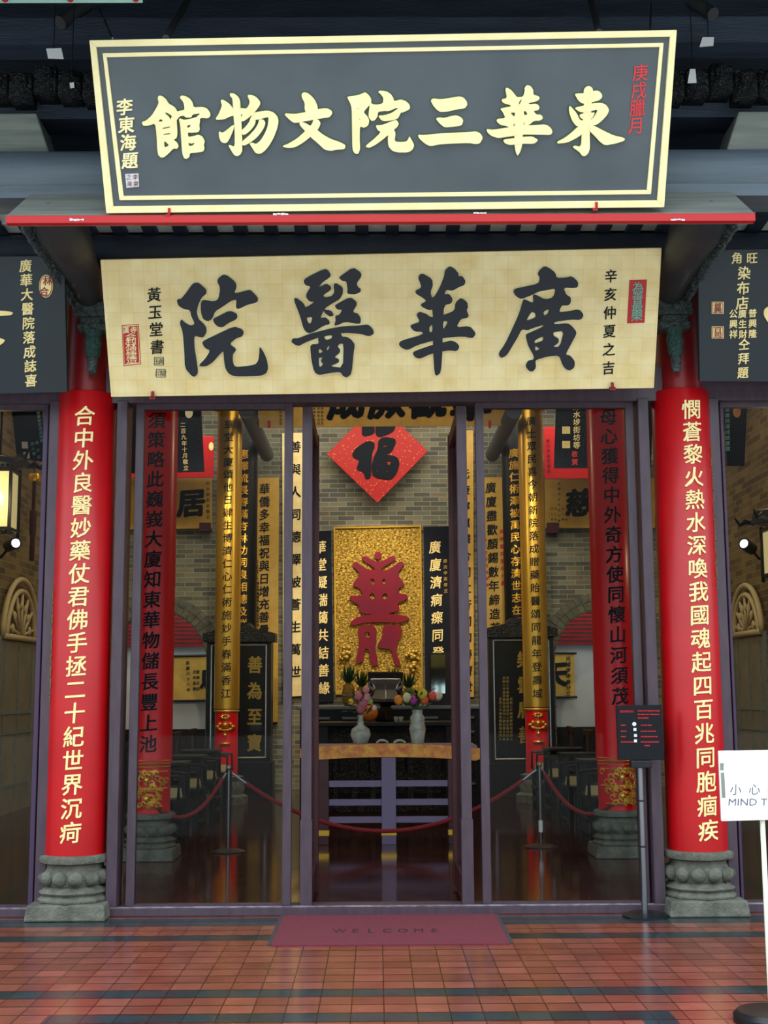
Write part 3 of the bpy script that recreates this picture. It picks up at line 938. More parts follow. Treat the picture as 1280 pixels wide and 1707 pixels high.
R0 = .2055
for s, text, side, lab in ((-1, '合中外良醫妙藥仗君佛手拯二十紀世界沉疴', '香名滁紳縣敬贈刻石', 'left of the entrance'),
                           (1, '憫蒼黎火熱水深喚我國魂起四百兆同胞痼疾', '宣統三年八月吉旦同人敬立', 'right of the entrance')):
    x = s * BX
    t = thing('pillar', 'front pillar with shade-darkened red top and carved stone base ' + lab, 'pillar', (x, DF, 0), 'front pillars')
    stone_base(t, x, DF)
    MB().lathe([(.163, ZB), (.163, ZT), (.155, 5.4)], x, DF, 36).build('shaft', 'red_shaft', t, smooth=True)
    c = thing('couplet_board', ('bright red rounded couplet board with gold writing wrapping the front pillar ' + lab), 'couplet board', (x, DF, ZB))
    MB().lathe([(.166, ZB), (R0, ZB), (R0, ZT), (R0 - .006, ZT + .008), (.166, ZT + .008)], x, DF, 56, cap=False).build('board', 'red_lacquer', c, smooth=True)
    m = MB()
    py = [(690, 1387), (683, 1387)][s > 0]
    z0, z1 = Z_(x, py[0], DF - R0), Z_(640, py[1], DF - R0)
    n = len(text)
    if s < 0:
        z2, z3 = Z_(138, 693, DF - R0), Z_(118, 1388, DF - R0)
    else:
        z2, z3 = Z_(1146, 682, DF - R0), Z_(1174, 1384, DF - R0)
    cyl_letters(m, text, x, DF, R0, .13, .13 if s > 0 else .05, z2, z3, .148, wide=.98, bold=.014)
    m.build('lettering', 'gold_letter', c, label='gold brush characters')
    m = MB()
    if s < 0:
        cyl_letters(m, side, x, DF, R0, -1.12, -1.12, Z_(95, 992, DF), Z_(90, 1162, DF), .075, bold=.004)
    else:
        cyl_letters(m, side, x, DF, R0, 1.1, 1.1, Z_(1180, 755, DF), Z_(1192, 975, DF), .075, bold=.004)
    m.build('small_lettering', 'gold_dull', c, label='small dull gold characters near the edge')
    # carved bracket arm and the corbel under it
    side_ = 'left' if s < 0 else 'right'
    a = thing('bracket_arm', 'dark round timber arm with carved scroll board under the %s end of the red ledge' % side_, 'bracket', (s * 1.97, 8.1, 4.2), 'bracket arms')
    path = [(7.48, 4.455, .05), (7.56, 4.455, .10), (7.7, 4.462, .15), (7.85, 4.465, .17), (8.15, 4.43, .145), (8.45, 4.36, .12), (8.65, 4.29, .10), (8.74, 4.24, .05)]
    MB().tube([(s * 2.06 - .03, q[0], q[1]) for q in path], [q[2] for q in path], 22).build('arm', 'timber_brown', a, smooth=True)
    m = MB()
    sx = lambda yy: s * (2.25 - .09 * (yy - 7.6)) - .03
    sz = lambda yy: 4.45 - .2 * (yy - 7.6)
    for k in range(10):
        yy = 7.66 + k * .115
        m.tube([(sx(yy) - s * .012 * math.sin(q), yy + .05 * math.cos(q), sz(yy) + .052 * math.sin(q)) for q in [2 * PI * j / 14 for j in range(14)]], .0135, 6, closed=True)
        m.ball((sx(yy), yy + .057, sz(yy)), .02, 8, 6)
        m.tube([(sx(yy), yy + .02 * math.cos(q), sz(yy) + .02 * math.sin(q)) for q in [2 * PI * j / 8 for j in range(8)]], .008, 5, closed=True)
    for dz in (-.062, .062):
        m.tube([(sx(7.6), 7.6, sz(7.6) + dz), (sx(8.76), 8.76, sz(8.76) + dz)], .011, 6)
    m.build('scroll_board', 'carved_slate', a, smooth=True)
    cb = thing('corbel', 'carved dark and teal corbel hanging on the front pillar %s' % lab, 'corbel', (s * 2.09, 8.66, 3.72), 'carved corbels')
    cx = s * 2.06
    m = MB()
    for hw, q0, q1, yb in ((.125, 4.13, 4.24, 8.62), (.095, 4.08, 4.13, 8.64), (.11, 4.03, 4.08, 8.63)):
        m.box(cx - hw, cx + hw, yb, 8.8, q0, q1)
    m.build('head', 'carved_slate', cb, bevel=.012)
    MB().lathe([(.03, 3.83), (.05, 3.85), (.056, 3.9), (.064, 3.95), (.055, 3.99), (.07, 4.03)], cx, 8.67, 10).build('pendant', 'carved_teal', cb, smooth=True)
    MB().lathe([(.022, 3.72), (.034, 3.74), (.03, 3.77), (.04, 3.79), (.034, 3.83)], cx, 8.67, 10).build('tip', 'carved_slate', cb, smooth=True)

RI = .172
for s, text, lab in ((-1, '語須策略此巍峩大廈知東華物儲長豐上池', 'left'), (1, '至母心獲得中外奇方使同懷山河須茂', 'right')):
    x = s * BX
    t = thing('pillar', 'inner red pillar on stone base behind the glass, %s side of the hall' % lab, 'pillar', (x, DI, 0), 'inner red pillars')
    stone_base(t, x, DI, .93)
    MB().lathe([(RI, ZB), (RI, 6.3)], x, DI, 40).build('shaft', 'crimson', t, smooth=True)
    zt = Z_(258, 1283, DI - RI)
    c = thing('couplet_board', 'red curved couplet board with black writing on the %s inner pillar' % lab, 'couplet board', (x, DI - RI, zt))
    m = MB()
    n = 20
    rr = RI + .022
    vs = []
    for zz in (zt + .05, 4.9):
        for rad in (rr, RI + .002):
            for i in range(n + 1):
                an = s * -.15 + (-1.25 + 2.5 * i / n)
                vs.append((x + rad * math.sin(an), DI - rad * math.cos(an), zz))
    k = n + 1
    fs = []
    for i in range(n):
        fs += [(i, i + 1, 2 * k + i + 1, 2 * k + i), (k + i, k + i + 1, 3 * k + i + 1, 3 * k + i), (i, i + 1, k + i + 1, k + i), (2 * k + i, 2 * k + i + 1, 3 * k + i + 1, 3 * k + i)]
    fs += [(0, k, 3 * k, 2 * k), (n, k + n, 3 * k + n, 2 * k + n)]
    m.add(vs, fs)
    m.build('board', 'crimson', c, smooth=True)
    m = MB()
    if s < 0:
        cyl_letters(m, text, x, DI, rr, .09, -.02, Z_(262, 668, DI - rr), Z_(252, 1240, DI - rr), .165, bold=.02)
    else:
        cyl_letters(m, text, x, DI, rr, -.06, .12, Z_(1016, 663, DI - rr), Z_(1031, 1160, DI - rr), .165, bold=.02)
    m.build('lettering', 'ink_blue', c, label='black brush characters')
    o = thing('pillar_ornament', 'gilt carved scrollwork panel low on the %s inner red pillar' % lab, 'ornament', (x, DI - rr, .5), 'gilt ornaments on the inner pillars')
    zz = [Z_(640, q, DI - rr) for q in (1284, 1312, 1316, 1342)]
    m = MB()
    random.seed(3)
    for za, zb, am in ((zz[1], zz[0], .95), (zz[3], zz[2], .72)):
        for i in range(26):
            an = -am + 2 * am * random.random() + s * .05
            zc = za + (zb - za) * random.random()
            q = [(x + (rr + .012) * math.sin(an + .11 * math.cos(g)), DI - (rr + .012) * math.cos(an + .11 * math.cos(g)), zc + .022 * math.sin(g)) for g in [PI * 2 * j / 10 for j in range(9)]]
            m.tube(q, .007, 5)
        for zc in (za, zb):
            m.tube([(x + (rr + .008) * math.sin(g), DI - (rr + .008) * math.cos(g), zc) for g in [-am + 2 * am * j / 14 for j in range(15)]], .007, 5)
        m.ball((x + s * .01, DI - rr - .01, (za + zb) / 2), .03, 10, 6)
    m.build('scrollwork', 'gold_bright', o, smooth=True)
    m = MB()
    for q in (1266, 1271, 1276):
        zc = Z_(640, q, DI - rr)
        m.tube([(x + (rr + .004) * math.sin(g), DI - (rr + .004) * math.cos(g), zc) for g in [-1.15 + 2.3 * j / 20 for j in range(21)]], .005, 5)
    m.build('bands', 'gold_bright', o, smooth=True)

RG = .168
for s, text, lab in ((-1, '華堂大廈頌他日肄生博濟仁心仁術施妙手春滿香江', 'left'), (1, '廣土眾民喜今朝新院落成贈藥貽醫頌同龍年登壽域', 'right')):
    x = s * (BX - .02)
    t = thing('pillar', 'slender red pillar at the back of the hall, %s of the altar' % lab, 'pillar', (x, DG, 0), 'slender back pillars')
    MB().lathe([(.30, 0), (.30, .1), (.24, .13), (.26, .22), (.22, .3), (.24, .36), (.16, .38)], x, DG, 24).build('base', 'stone', t, smooth=True)
    MB().lathe([(RG - .01, .36), (RG - .01, 6.3)], x, DG, 36).build('shaft', 'crimson', t, smooth=True)
    zt, zb = Z_(640, 682, DG), Z_(640, 1181, DG)
    c = thing('couplet_board', 'shining gold curved couplet board with black writing on the %s back pillar' % lab, 'couplet board', (x, DG, zb))
    MB().lathe([(RG - .008, zb), (RG + .006, zb + .01), (RG + .004, zt), (RG - .008, zt)], x, DG, 44, cap=False).build('board', 'gold_sleeve', c, smooth=True)
    m = MB()
    if s < 0:
        cyl_letters(m, text, x, DG, RG + .005, .02, .05, Z_(376, 712, DG), Z_(376, 1156, DG), .135, bold=.012, lift=.005)
    else:
        cyl_letters(m, text, x, DG, RG + .005, -.03, .0, Z_(887, 706, DG), Z_(898, 1156, DG), .135, bold=.012, lift=.005)
    m.build('lettering', 'ink', c, label='black brush characters')
    m = MB()
    for i in range(10):
        a = 2 * PI * i / 10
        m.ball((x + .2 * math.cos(a), DG + .2 * math.sin(a), zt + .03), .055, 10, 6)
    m.lathe([(RG, zt), (RG + .05, zt + .01), (RG + .06, zt + .08), (RG + .02, zt + .12)], x, DG, 30)
    m.build('crown', 'gold_bright', c, smooth=True)
    o = thing('pillar_ornament', 'gilt flower basket ornament under the gold couplet board on the %s back pillar' % lab, 'ornament', (x, DG - RG, 1.0), 'gilt baskets on the back pillars')
    zc = [Z_(640, q, DG - RG) for q in (1184, 1196, 1207, 1224, 1238)]
    m = MB()
    m.ball((x, DG - RG, zc[2]), .045, 10, 6)
    for q in range(8):
        a = q * PI / 4
        m.ball((x + .1 * math.cos(a), DG - RG + .012, (zc[1] + zc[3]) / 2 + .05 * math.sin(a)), .026, 8, 6)
        m.ball((x + .05 * math.cos(a), DG - RG, zc[1] + .02 + .02 * math.sin(a)), .02, 8, 6)
    m.tube([(x + .13 * math.sin(g), DG - RG - .005 + .05 * (1 - math.cos(g)), zc[2] - .07 * math.cos(g)) for g in [-1.4 + 2.8 * j / 12 for j in range(13)]], .012, 6)
    m.ball((x, DG - RG, zc[3]), .03, 8, 6)
    m.box(x - .07, x + .07, DG - RG - .02, DG - RG + .02, zc[4] - .015, zc[4] + .015)
    m.build('basket', 'gold_bright', o, smooth='all')
    m = MB().lathe([(RG + .004, zb - .035), (RG + .01, zb - .02), (RG + .004, zb - .005)], x, DG, 30, cap=False)
    m.build('band', 'gold_dull', o, smooth=True)
    # dark polished pillar behind
    xd, yd = s * 2.07, 19.15
    t = thing('pillar', 'dark polished pillar against the back wall, mostly behind the %s gold one' % lab, 'pillar', (xd, yd, 0), 'dark polished pillars')
    MB().lathe([(.19, 0), (.19, 6.3)], xd, yd, 32).build('shaft', 'dark_wood', t, smooth=True)
    m = MB()
    cyl_letters(m, '廣' * 0 + ('惠澤流長春滿杏林功同良相德及群生' if s < 0 else '廣施仁術澤被萬民心存濟世志在回春'), xd, yd, .19, -.05 if s < 0 else -.12, -.05 if s < 0 else -.12, Z_(640, 760, yd), Z_(640, 1060, yd), .15, bold=.016)
    m.build('lettering', 'gold_bright', t, label='gold brush characters')

# ------------------------------------------------------------------ the ledge and the two big signs
t = thing('ledge', 'long grey ledge with a red painted front edge under the top sign', 'ledge', (0, 7.35, 4.3))
MB().box(-2.29, 2.24, 7.29, 7.34, 4.302, 4.352).build('edge', 'red_plain', t, bevel=.004)
MB().hexa([(-2.29, 7.3, 4.352), (2.24, 7.3, 4.352), (2.2, 7.62, 4.62), (-2.24, 7.62, 4.62)], [(-2.29, 7.34, 4.302), (2.24, 7.34, 4.302), (2.2, 7.66, 4.56), (-2.24, 7.66, 4.56)]).build('board', 'timber_grey', t)
pf = yplane(7.288)
for px, py, wd, hh in ((128, 366, 24, 5), (468, 357, 26, 5), (800, 355, 22, 4), (1130, 366, 24, 4)):
    m = MB()
    for k in range(4):
        xx = px - wd / 2 + wd * k / 4
        m.quad(pf, [(xx, py - hh * random.uniform(.1, .5)), (xx + wd / 4.5, py - hh * random.uniform(.1, .5)), (xx + wd / 4.2, py + hh * random.uniform(.1, .5)), (xx, py + hh * random.uniform(.1, .5))], .001)
    m.build('paint_chip', 'white_paper', t, label='white chip in the red paint')


def frame_ring(mb, plane, c, i0, i1, lift, depth):
    """picture-frame ring between two insets (px) from a four-cornered outline TL,TR,BR,BL"""
    def ins(d):
        (ax, ay), (bx, by), (cx, cy), (dx, dy) = c
        return [(ax + d, ay + d), (bx - d, by + d), (cx - d, cy - d), (dx + d, dy - d)]
    a, b = ins(i0), ins(i1)
    for i in range(4):
        j = (i + 1) % 4
        q = [a[i], a[j], b[j], b[i]]
        fr = [plane.pt(x, y, lift) for x, y in q]
        mb.hexa(fr, [p - plane.n * depth for p in fr])
    return mb


b1 = (at(178, 355, 7.3) + at(1106, 345, 7.3)) / 2
S1 = tplane(b1, 28)
c1 = [(150, 67), (1127, 50), (1106, 345), (178, 355)]
t = thing('signboard', 'topmost big slate sign with cream frame and cream characters, resting on the red ledge', 'sign', tuple(b1))
MB().quad(S1, [(153, 70), (1124, 53), (1103, 342), (181, 352)], .05).build('panel', 'slate_lacquer', t)
frame_ring(frame_ring(MB(), S1, c1, 0, 11.5, .02, .06), S1, c1, 21.5, 28.5, .012, .015).build('frame', 'cream_gold', t, bevel=.003)
big = MB()
edge = MB()
for sh, ox, oy in ((T_GUAN, 230, 150), (T_WU, 350, 150), (T_WEN, 460, 140), (T_YUAN, 570, 140), (T_SAN, 690, 140), (T_HUA, 800, 140), (T_DONG, 920, 140)):
    traced(big, sh, ox, oy, 9.846, S1, .02, .022)
    traced(edge, sh, ox, oy, 9.846, S1, .008, .009, grow=13)
big.build('characters', 'cream_gold', t, label='seven raised cream characters')
edge.build('character_edges', 'green_edge', t, label='dark green outline round the characters')
m = MB()
letters(m, S1, '李東海題', (208, 178), (217, 267), 29, wide=.95, bold=.022, depth=.01, lift=.009)
m.build('signature', 'cream_gold', t)
m = MB()
letters(m, S1, '庚戌臘月', (1067, 121), (1060, 209), 30, wide=.9, bold=.007, depth=.006)
m.build('date', 'red_ink', t, label='four red characters')
sl = MB().quad(S1, [(209, 290), (231, 289), (232, 311), (211, 313)], .01, .008).build('seal', 'white_paper', t, label='small white and pink seal')
m = MB()
letters(m, S1, '李東', (226, 295), (227, 306), 10, lift=.012, depth=0, bold=0)
letters(m, S1, '之海', (215, 295), (216, 306), 10, lift=.012, depth=0, bold=0)
m.build('seal_characters', 'magenta', sl)
for px, py in ((283, 352), (993, 342)):
    m = MB()
    m.quad(S1, [(px - 2, py - 6), (px + 2, py - 6), (px + 2, py + 6), (px - 2, py + 6)], .05, .03)
    m.quad(S1, [(px - 6, py + 4), (px + 2, py + 4), (px + 2, py + 8), (px - 6, py + 8)], .05, .03)
    m.build('clip', 'red_plain', t)
for px, qx, qy in ((186, 165, 15), (275, 312, 2), (1000, 985, 2), (1085, 1085, 5)):
    p0 = S1.pt(px, 64 if px < 600 else 54, -.03)
    thin = px in (186, 1085)
    MB().tube([p0, at(qx, qy, 8.1)], .006 if thin else .022, 8).build('hanger', 'chrome' if thin else 'timber_brown', t, smooth=True, label='thin wire' if thin else 'wooden strut')

b2 = (at(185, 662, 8.55) + at(1090, 646, 8.55)) / 2
S2 = tplane(b2, 24)
t = thing('signboard', 'big gold leaf sign with four dark characters over the glass doors', 'sign', tuple(b2))
MB().quad(S2, [(167, 433), (1103, 413), (1090, 647), (185, 662)], .05).build('panel', 'gold_foil', t, bevel=.004)
big = MB()
edge = MB()
for sh, ox, oy in ((B_YUAN, 290, 440), (B_YI, 480, 440), (B_HUA, 655, 430), (B_GUANG, 820, 430)):
    traced(big, sh, ox, oy, 7.529, S2, .02, .022)
    traced(edge, sh, ox, oy, 7.529, S2, .006, .007, grow=13)
big.build('characters', 'sign_ink', t, label='four raised slate characters')
edge.build('character_edges', 'cream_gold', t, label='pale outline round the characters')
text_part(t, S2, 'signature', 'ink', '黃玉堂書', (257, 491), (262, 578), 25, wide=.95, bold=.012, depth=.003)
text_part(t, S2, 'date', 'ink', '辛亥仲夏之吉', (1018, 460), (1014, 613), 23, wide=.95, bold=.012, depth=.003)
sl = MB()
sl.quad(S2, [(205, 545), (229, 543), (232, 604), (208, 607)], .004, .003)
frame_ring(sl, S2, [(203, 542), (231, 540), (235, 607), (206, 610)], 0, 1, .003, .003)
sl = sl.build('seal', 'red_plain', t, label='tall red seal')
m = MB()
letters(m, S2, '寺漢', (223, 550), (210, 550), 12, lift=.006, depth=0)
letters(m, S2, '合利林煌建造', (218, 561), (220, 600), 13, wide=1.5, lift=.006, depth=0, bold=.0)
m.build('seal_characters', 'cream_gold', sl)
for px, py in ((265, 602), (268, 622)):
    m = MB()
    frame_ring(m, S2, [(px - 8, py - 7), (px + 8, py - 7), (px + 8, py + 7), (px - 8, py + 7)], 0, .8, .003, .003)
    letters(m, S2, '黃玉' if py < 610 else '堂印', (px + 4, py), (px - 4, py), 11, lift=.004, depth=0, bold=-.004)
    m.build('small_seal', 'timber_brown', t, label='small outlined seal')
sl = MB().quad(S2, [(1049, 467), (1078, 466), (1074, 538), (1045, 539)], .006, .004).build('seal', 'red_plain', t, label='red seal with teal characters')
m = MB()
letters(m, S2, '為善最樂', (1063, 479), (1061, 526), 19, wide=1.05, lift=.008, depth=.002, bold=.01)
m.build('seal_characters', 'teal_letter', sl)
for px, py in ((255, 657), (1020, 642)):
    m = MB()
    m.quad(S2, [(px - 2, py - 5), (px + 2, py - 5), (px + 2, py + 5), (px - 2, py + 5)], .05, .03)
    m.quad(S2, [(px - 5, py + 3), (px + 5, py + 3), (px + 5, py + 7), (px - 5, py + 7)], .05, .03)
    m.build('clip', 'red_shaft', t)

# side bay plaques either side
for s in (-1, 1):
    if s < 0:
        cc = [(-430, 432), (107, 426), (112, 654), (-430, 668)]
        pb = at(112, 654, 8.55)
    else:
        cc = [(1163, 417), (1700, 405), (1700, 640), (1166, 636)]
        pb = at(1166, 636, 8.55)
    S = tplane(pb, 20)
    lab = 'dark slate plaque with gold writing and an oval seal, cut by the left edge' if s < 0 else 'dark slate plaque with gold writing and two square seals, cut by the right edge'
    t = thing('signboard', lab, 'sign', tuple(S.pt((cc[2][0] + cc[3][0]) / 2, (cc[2][1] + cc[3][1]) / 2)))
    MB().quad(S, cc, .045).build('panel', 'slate_plaque', t, bevel=.004)
    m = MB()
    if s < 0:
        text_part(t, S, 'lettering', 'gold_letter', '廣華大醫院落成誌喜', (43, 443), (52, 634), 22, wide=.95, bold=.016)
        traced(MB(), [[[(-400, 680), (60, 685), (180, 700), (225, 725), (180, 760), (0, 770), (-400, 780)]]], 0, 448, 9.8, S, .01, .012).build('large_stroke', 'gold_letter', t)
        traced(m, [[[(-300, 1050), (0, 1130), (90, 1160), (60, 1210), (0, 1250), (-300, 1300)]]], 0, 448, 9.8, S, .01, .012)
    else:
        for tx, a_, b_, sz in (('旺角', (1253, 430), (1228, 430), 20), ('染布店', (1240, 455), (1237, 505), 23), ('公興祥', (1222, 523), (1222, 557), 15), ('廣生財', (1237, 523), (1238, 557), 15), ('普興隆', (1254, 522), (1254, 556), 15), ('仝拜題', (1240, 574), (1238, 621), 20)):
            text_part(t, S, 'lettering', 'gold_letter', tx, a_, b_, sz, wide=.95, bold=.016)
        traced(m, [[[(30, 100), (120, 40), (300, 60), (300, 330), (100, 330), (20, 200)]]], 1270, 505, 9.8, S, .01, .012)
    m.build('large_character', 'gold_letter', t)
    sl = MB()
    if s < 0:
        q = [(77 + 11.5 * math.cos(a), 477 + 19 * math.sin(a)) for a in [2 * PI * i / 24 for i in range(24)]]
        sl.poly([q], lambda p: S.pt(p[0], p[1], .008), lambda p: S.pt(p[0], p[1], -.005))
        sl = sl.build('seal', 'gold_letter', t, label='oval gold seal')
        m = MB()
        letters(m, S, '林合', (80, 468), (74, 486), 16, lift=.01, depth=0)
        q2 = [(77 + 10 * math.cos(a), 477 + 17 * math.sin(a)) for a in [2 * PI * i / 24 for i in range(24)]]
        m.tube([S.pt(a, b, .009) for a, b in q2], .003, 5, closed=True)
        m.build('seal_characters', 'red_shaft', sl)
    else:
        for py in (513, 554):
            sl = MB().quad(S, [(1186, py - 10), (1206, py - 10), (1206, py + 10), (1186, py + 10)], .008, .006).build('seal', 'gold_letter', t, label='square gold seal')
            m = MB()
            frame_ring(m, S, [(1187, py - 9), (1205, py - 9), (1205, py + 9), (1187, py + 9)], 0, 1, .008, .002)
            letters(m, S, '普興' if py < 530 else '日司', (1196, py - 4), (1196, py + 4), 9, wide=1.6, lift=.009, depth=0)
            m.build('seal_characters', 'red_shaft', sl)

# ------------------------------------------------------------------ porch roof timbers
for i in range(6):
    xa = -2.45 + i * .99
    m = MB()
    y0 = 7.72
    zl_, zh = zb_ - .02, Z_(90, 186, 7.7)
    m.hexa([(xa - .30, y0, zl_), (xa + .30, y0, zl_), (xa + .2, y0, zh), (xa - .2, y0, zh)], [(xa - .30, y0 + .35, zl_), (xa + .30, y0 + .35, zl_), (xa + .2, y0 + .35, zh), (xa - .2, y0 + .35, zh)])
    own(m, 'roof_block', 'timber_grey', ['grey tapered roof block standing on the beam, leftmost of the row', 'grey tapered roof block on the beam, second from left, behind the top sign', 'grey tapered roof block on the beam, third from left, behind the top sign', 'grey tapered roof block on the beam, fourth from left, behind the top sign', 'grey tapered roof block on the beam, fifth from left, beside the top sign', 'grey tapered roof block on the beam, rightmost of the row'][i], 'roof block', 'tapered roof blocks', bevel=.01)
for s in (-1, 1):
    sd = 'left' if s < 0 else 'right'
    m = MB()
    random.seed(11)
    for k in range(9):
        xx = s * (1.9 + .16 * k)
        hh = random.uniform(.06, .16)
        m.box(xx - .07, xx + .07, 7.78, 7.95, 5.34 + .02 * (k % 3), 5.42 + hh)
        m.ball((xx, 7.78, 5.36 + hh), .055, 8, 6)
    own(m, 'carved_frieze', 'carved_dark', 'dark carved frieze under the porch roof, %s of the top sign' % sd, 'frieze', 'carved friezes', smooth='all')
    pa = at(100, 38, 7.55) if s < 0 else at(1188, 24, 7.55)
    pb = at(145, 8, 7.7) if s < 0 else at(1150, 0, 7.7)
    own(MB().tube([pa, pb], .045, 10), 'roof_brace', 'timber_brown', 'brown slanting brace under the porch roof, %s corner' % sd, 'brace', 'roof braces', smooth=True)
for cc, lab in (([(77, 81), (102, 80), (106, 98), (80, 97)], 'larger white paper tag hanging in the dark roof left of the top sign'),
                ([(116, 138), (123, 137), (124, 146), (117, 147)], 'tiny white paper tag below the larger one, left of the top sign'),
                ([(1171, 62), (1190, 62), (1189, 76), (1166, 78)], 'upper white paper tag in the dark roof right of the top sign'),
                ([(1150, 115), (1159, 115), (1161, 138), (1146, 138)], 'lower narrow white paper tag beside the top sign on its right')):
    Y = yplane(7.5)
    p = Y.pt((cc[0][0] + cc[1][0]) / 2, cc[0][1])
    t = thing('paper_tag', lab, 'paper tag', tuple(p))
    MB().quad(Y, cc, .006).build('paper', 'white_paper', t)
    MB().tube([p, V((p.x, p.y, 6.27))], .003, 5).build('string', 'black_metal', t)
m = MB()
ze = Z_(80, 5, 6.55)
m.box(-4.5, -1.35, 6.45, 6.55, ze, ze + .25)
t = thing('eave_board', 'pale green painted eave board at the top left edge', 'eave board', (-2.7, 6.5, ze))
m.build('board', 'eave_cyan', t)
for k in range(8):
    MB().ball((-3.9 + k * .36, 6.5, ze), .022, 8, 6).build('flower', 'red_plain', t, smooth='all')

# ------------------------------------------------------------------ glazing of the shopfront
def glazed(label, xa, xb, y, z0, z1, sw=.06, wood='purple_wood', name='glazed_panel', cat='glass panel'):
    t = thing(name, label, cat, ((xa + xb) / 2, y, z0), 'glazed panels')
    for x0 in (xa, xb - sw):
        MB().box(x0, x0 + sw, y - .03, y + .03, z0, z1).build('stile', wood, t, bevel=.004)
    for za, zb in ((z0, z0 + .014), (z1 - .04, z1)):
        MB().box(xa + sw, xb - sw, y - .028, y + .028, za, zb).build('rail', 'purple_wood', t)
    MB().box(xa + sw, xb - sw, y - .004, y + .004, z0 + .014, z1 - .04).build('pane', 'pane_glass', t)
    return t


YF = 8.9
xs = lambda p: X_(p, 1050, YF)
z0, z1 = .055, zl - .012
glazed('fixed glass panel in purple frame left of the open doorway', xs(220), xs(487), YF, z0, z1)
glazed('fixed glass panel in purple frame right of the open doorway', xs(797), xs(1067), YF, z0, z1)
glazed('glass panel of the side bay beyond the front pillar left of the entrance', -4.25, xs(71), YF, z0, z1, .034, 'purple_shaded')
glazed('glass panel of the side bay beyond the front pillar right of the entrance', xs(1214), 4.25, YF, z0, z1, .02, 'purple_shaded')
for s in (-1, 1):
    xa, xb = (xs(503), xs(520)) if s < 0 else (xs(765), xs(782))
    lab = 'purple framed glass door leaf standing open inward on the %s of the doorway' % ('left' if s < 0 else 'right')
    t = thing('door_leaf', lab, 'door', ((xa + xb) / 2, 9.35, .03), 'open door leaves')
    for y0, y1 in ((8.88, 8.95), (9.93, 10.0)):
        MB().box(xa, xb, y0, y1, .03, z1 - .02).build('stile', 'purple_wood' if y0 < 9 else 'maroon_wood', t, bevel=.004)
    for za, zb in ((.03, .2), (z1 - .12, z1 - .02)):
        MB().box(xa + .008, xb - .008, 8.95, 9.93, za, zb).build('rail', 'maroon_wood', t)
    MB().box((xa + xb) / 2 - .004, (xa + xb) / 2 + .004, 8.95, 9.93, .2, z1 - .12).build('pane', 'pane_glass', t)
    xc, xd = (xa, xb)
    m = MB().box(xc - .004, xd + .004, 8.868, 8.95, .03, .62)
    m.build('kick_plate', 'purple_wood', t)

# ------------------------------------------------------------------ things on the porch floor
F = lambda px, py, z=0: (lambda d: O + d * ((z - O.z) / d.z))(ray(px, py))
fa, fb = F(452, 1579), F(850, 1576)
t = thing('door_mat', 'worn red welcome mat in front of the glass doors', 'mat', ((fa.x + fb.x) / 2, 8.25, 0))
MB().box(fa.x, fb.x, 7.765, 8.78, 0, .009).build('pile', 'mat_red', t)
for x0 in (fa.x - .025, fb.x):
    MB().box(x0, x0 + .025, 7.80, 8.78, 0, .008).build('edging', 'mat_edge', t)
m = MB()
FM = Plane((0, 0, .0095), (0, 0, 1))
letters(m, FM, 'WELCOME', (566, 1552), (724, 1551), 9, wide=2.6, lift=.001, depth=0, bold=0, sk=0)
m.build('lettering', 'mat_ink', t, label='worn dark letters')

g = F(1075, 1528)
t = thing('sign_stand', 'black notice board on a slim chrome pole by the pillar right of the entrance', 'sign stand', (g.x, g.y, 0))
MB().lathe([(.15, 0), (.15, .012), (.1, .03), (.03, .04)], g.x, g.y, 36).build('base', 'black_metal', t, smooth=True)
zp = Z_(1067, 1272, g.y)
MB().lathe([(.021, .03), (.021, zp)], g.x, g.y, 20).build('pole', 'chrome', t, smooth=True)
for zz in (.75, .45):
    MB().lathe([(.021, zz), (.0225, zz + .002), (.0225, zz + .01), (.021, zz + .012)], g.x, g.y, 20, cap=False).build('pole_ring', 'black_metal', t, smooth=True)
yb = g.y - .06
PB = yplane(yb)
MB().box(g.x - .07, g.x + .07, yb, g.y + .03, zp - .03, zp + .02).build('bracket', 'black_metal', t, bevel=.005)
bd = MB().quad(PB, [(1027, 1176), (1103, 1175), (1107, 1267), (1031, 1267)], .03).build('board', 'black_board', t, bevel=.003)
random.seed(5)
for px, py, n in ((1034, 1186, 6),):
    text_part(bd, PB, 'heading', 'red_plain', '開放參觀須知', (px + 1, py), (px + 20, py), 4.6, lift=.003, depth=0, bold=0)
for px, py, wd in ((1063, 1185, 34), (1063, 1191, 36), (1063, 1197, 18), (1068, 1209, 17), (1068, 1219, 24), (1068, 1228, 28), (1068, 1237, 30), (1074, 1243, 8), (1035, 1209, 8), (1035, 1219, 8), (1035, 1228, 8), (1035, 1237, 18)):
    x = px
    m = MB()
    while x < px + wd:
        l = random.uniform(1.2, 3.0)
        m.quad(PB, [(x, py - 1.1), (x + l, py - 1.1), (x + l, py + 1.0), (x, py + 1.0)], .001, .002)
        x += l + random.uniform(.5, 1.2)
    m.build('small_print', 'red_plain', bd, label='line of tiny red print')
for k, (px, py) in enumerate(((1057, 1207), (1058, 1216), (1059, 1226), (1059, 1235))):
    q = [(px + 3.4 * math.cos(a), py + 3.4 * math.sin(a)) for a in [2 * PI * i / (14 if k == 0 else 4) + PI / 4 for i in range(14 if k == 0 else 4)]]
    MB().poly([q], lambda p: PB.pt(p[0], p[1], .004), lambda p: PB.pt(p[0], p[1], -.001)).build('pictogram', 'white_paper', bd, label='small white pictogram')

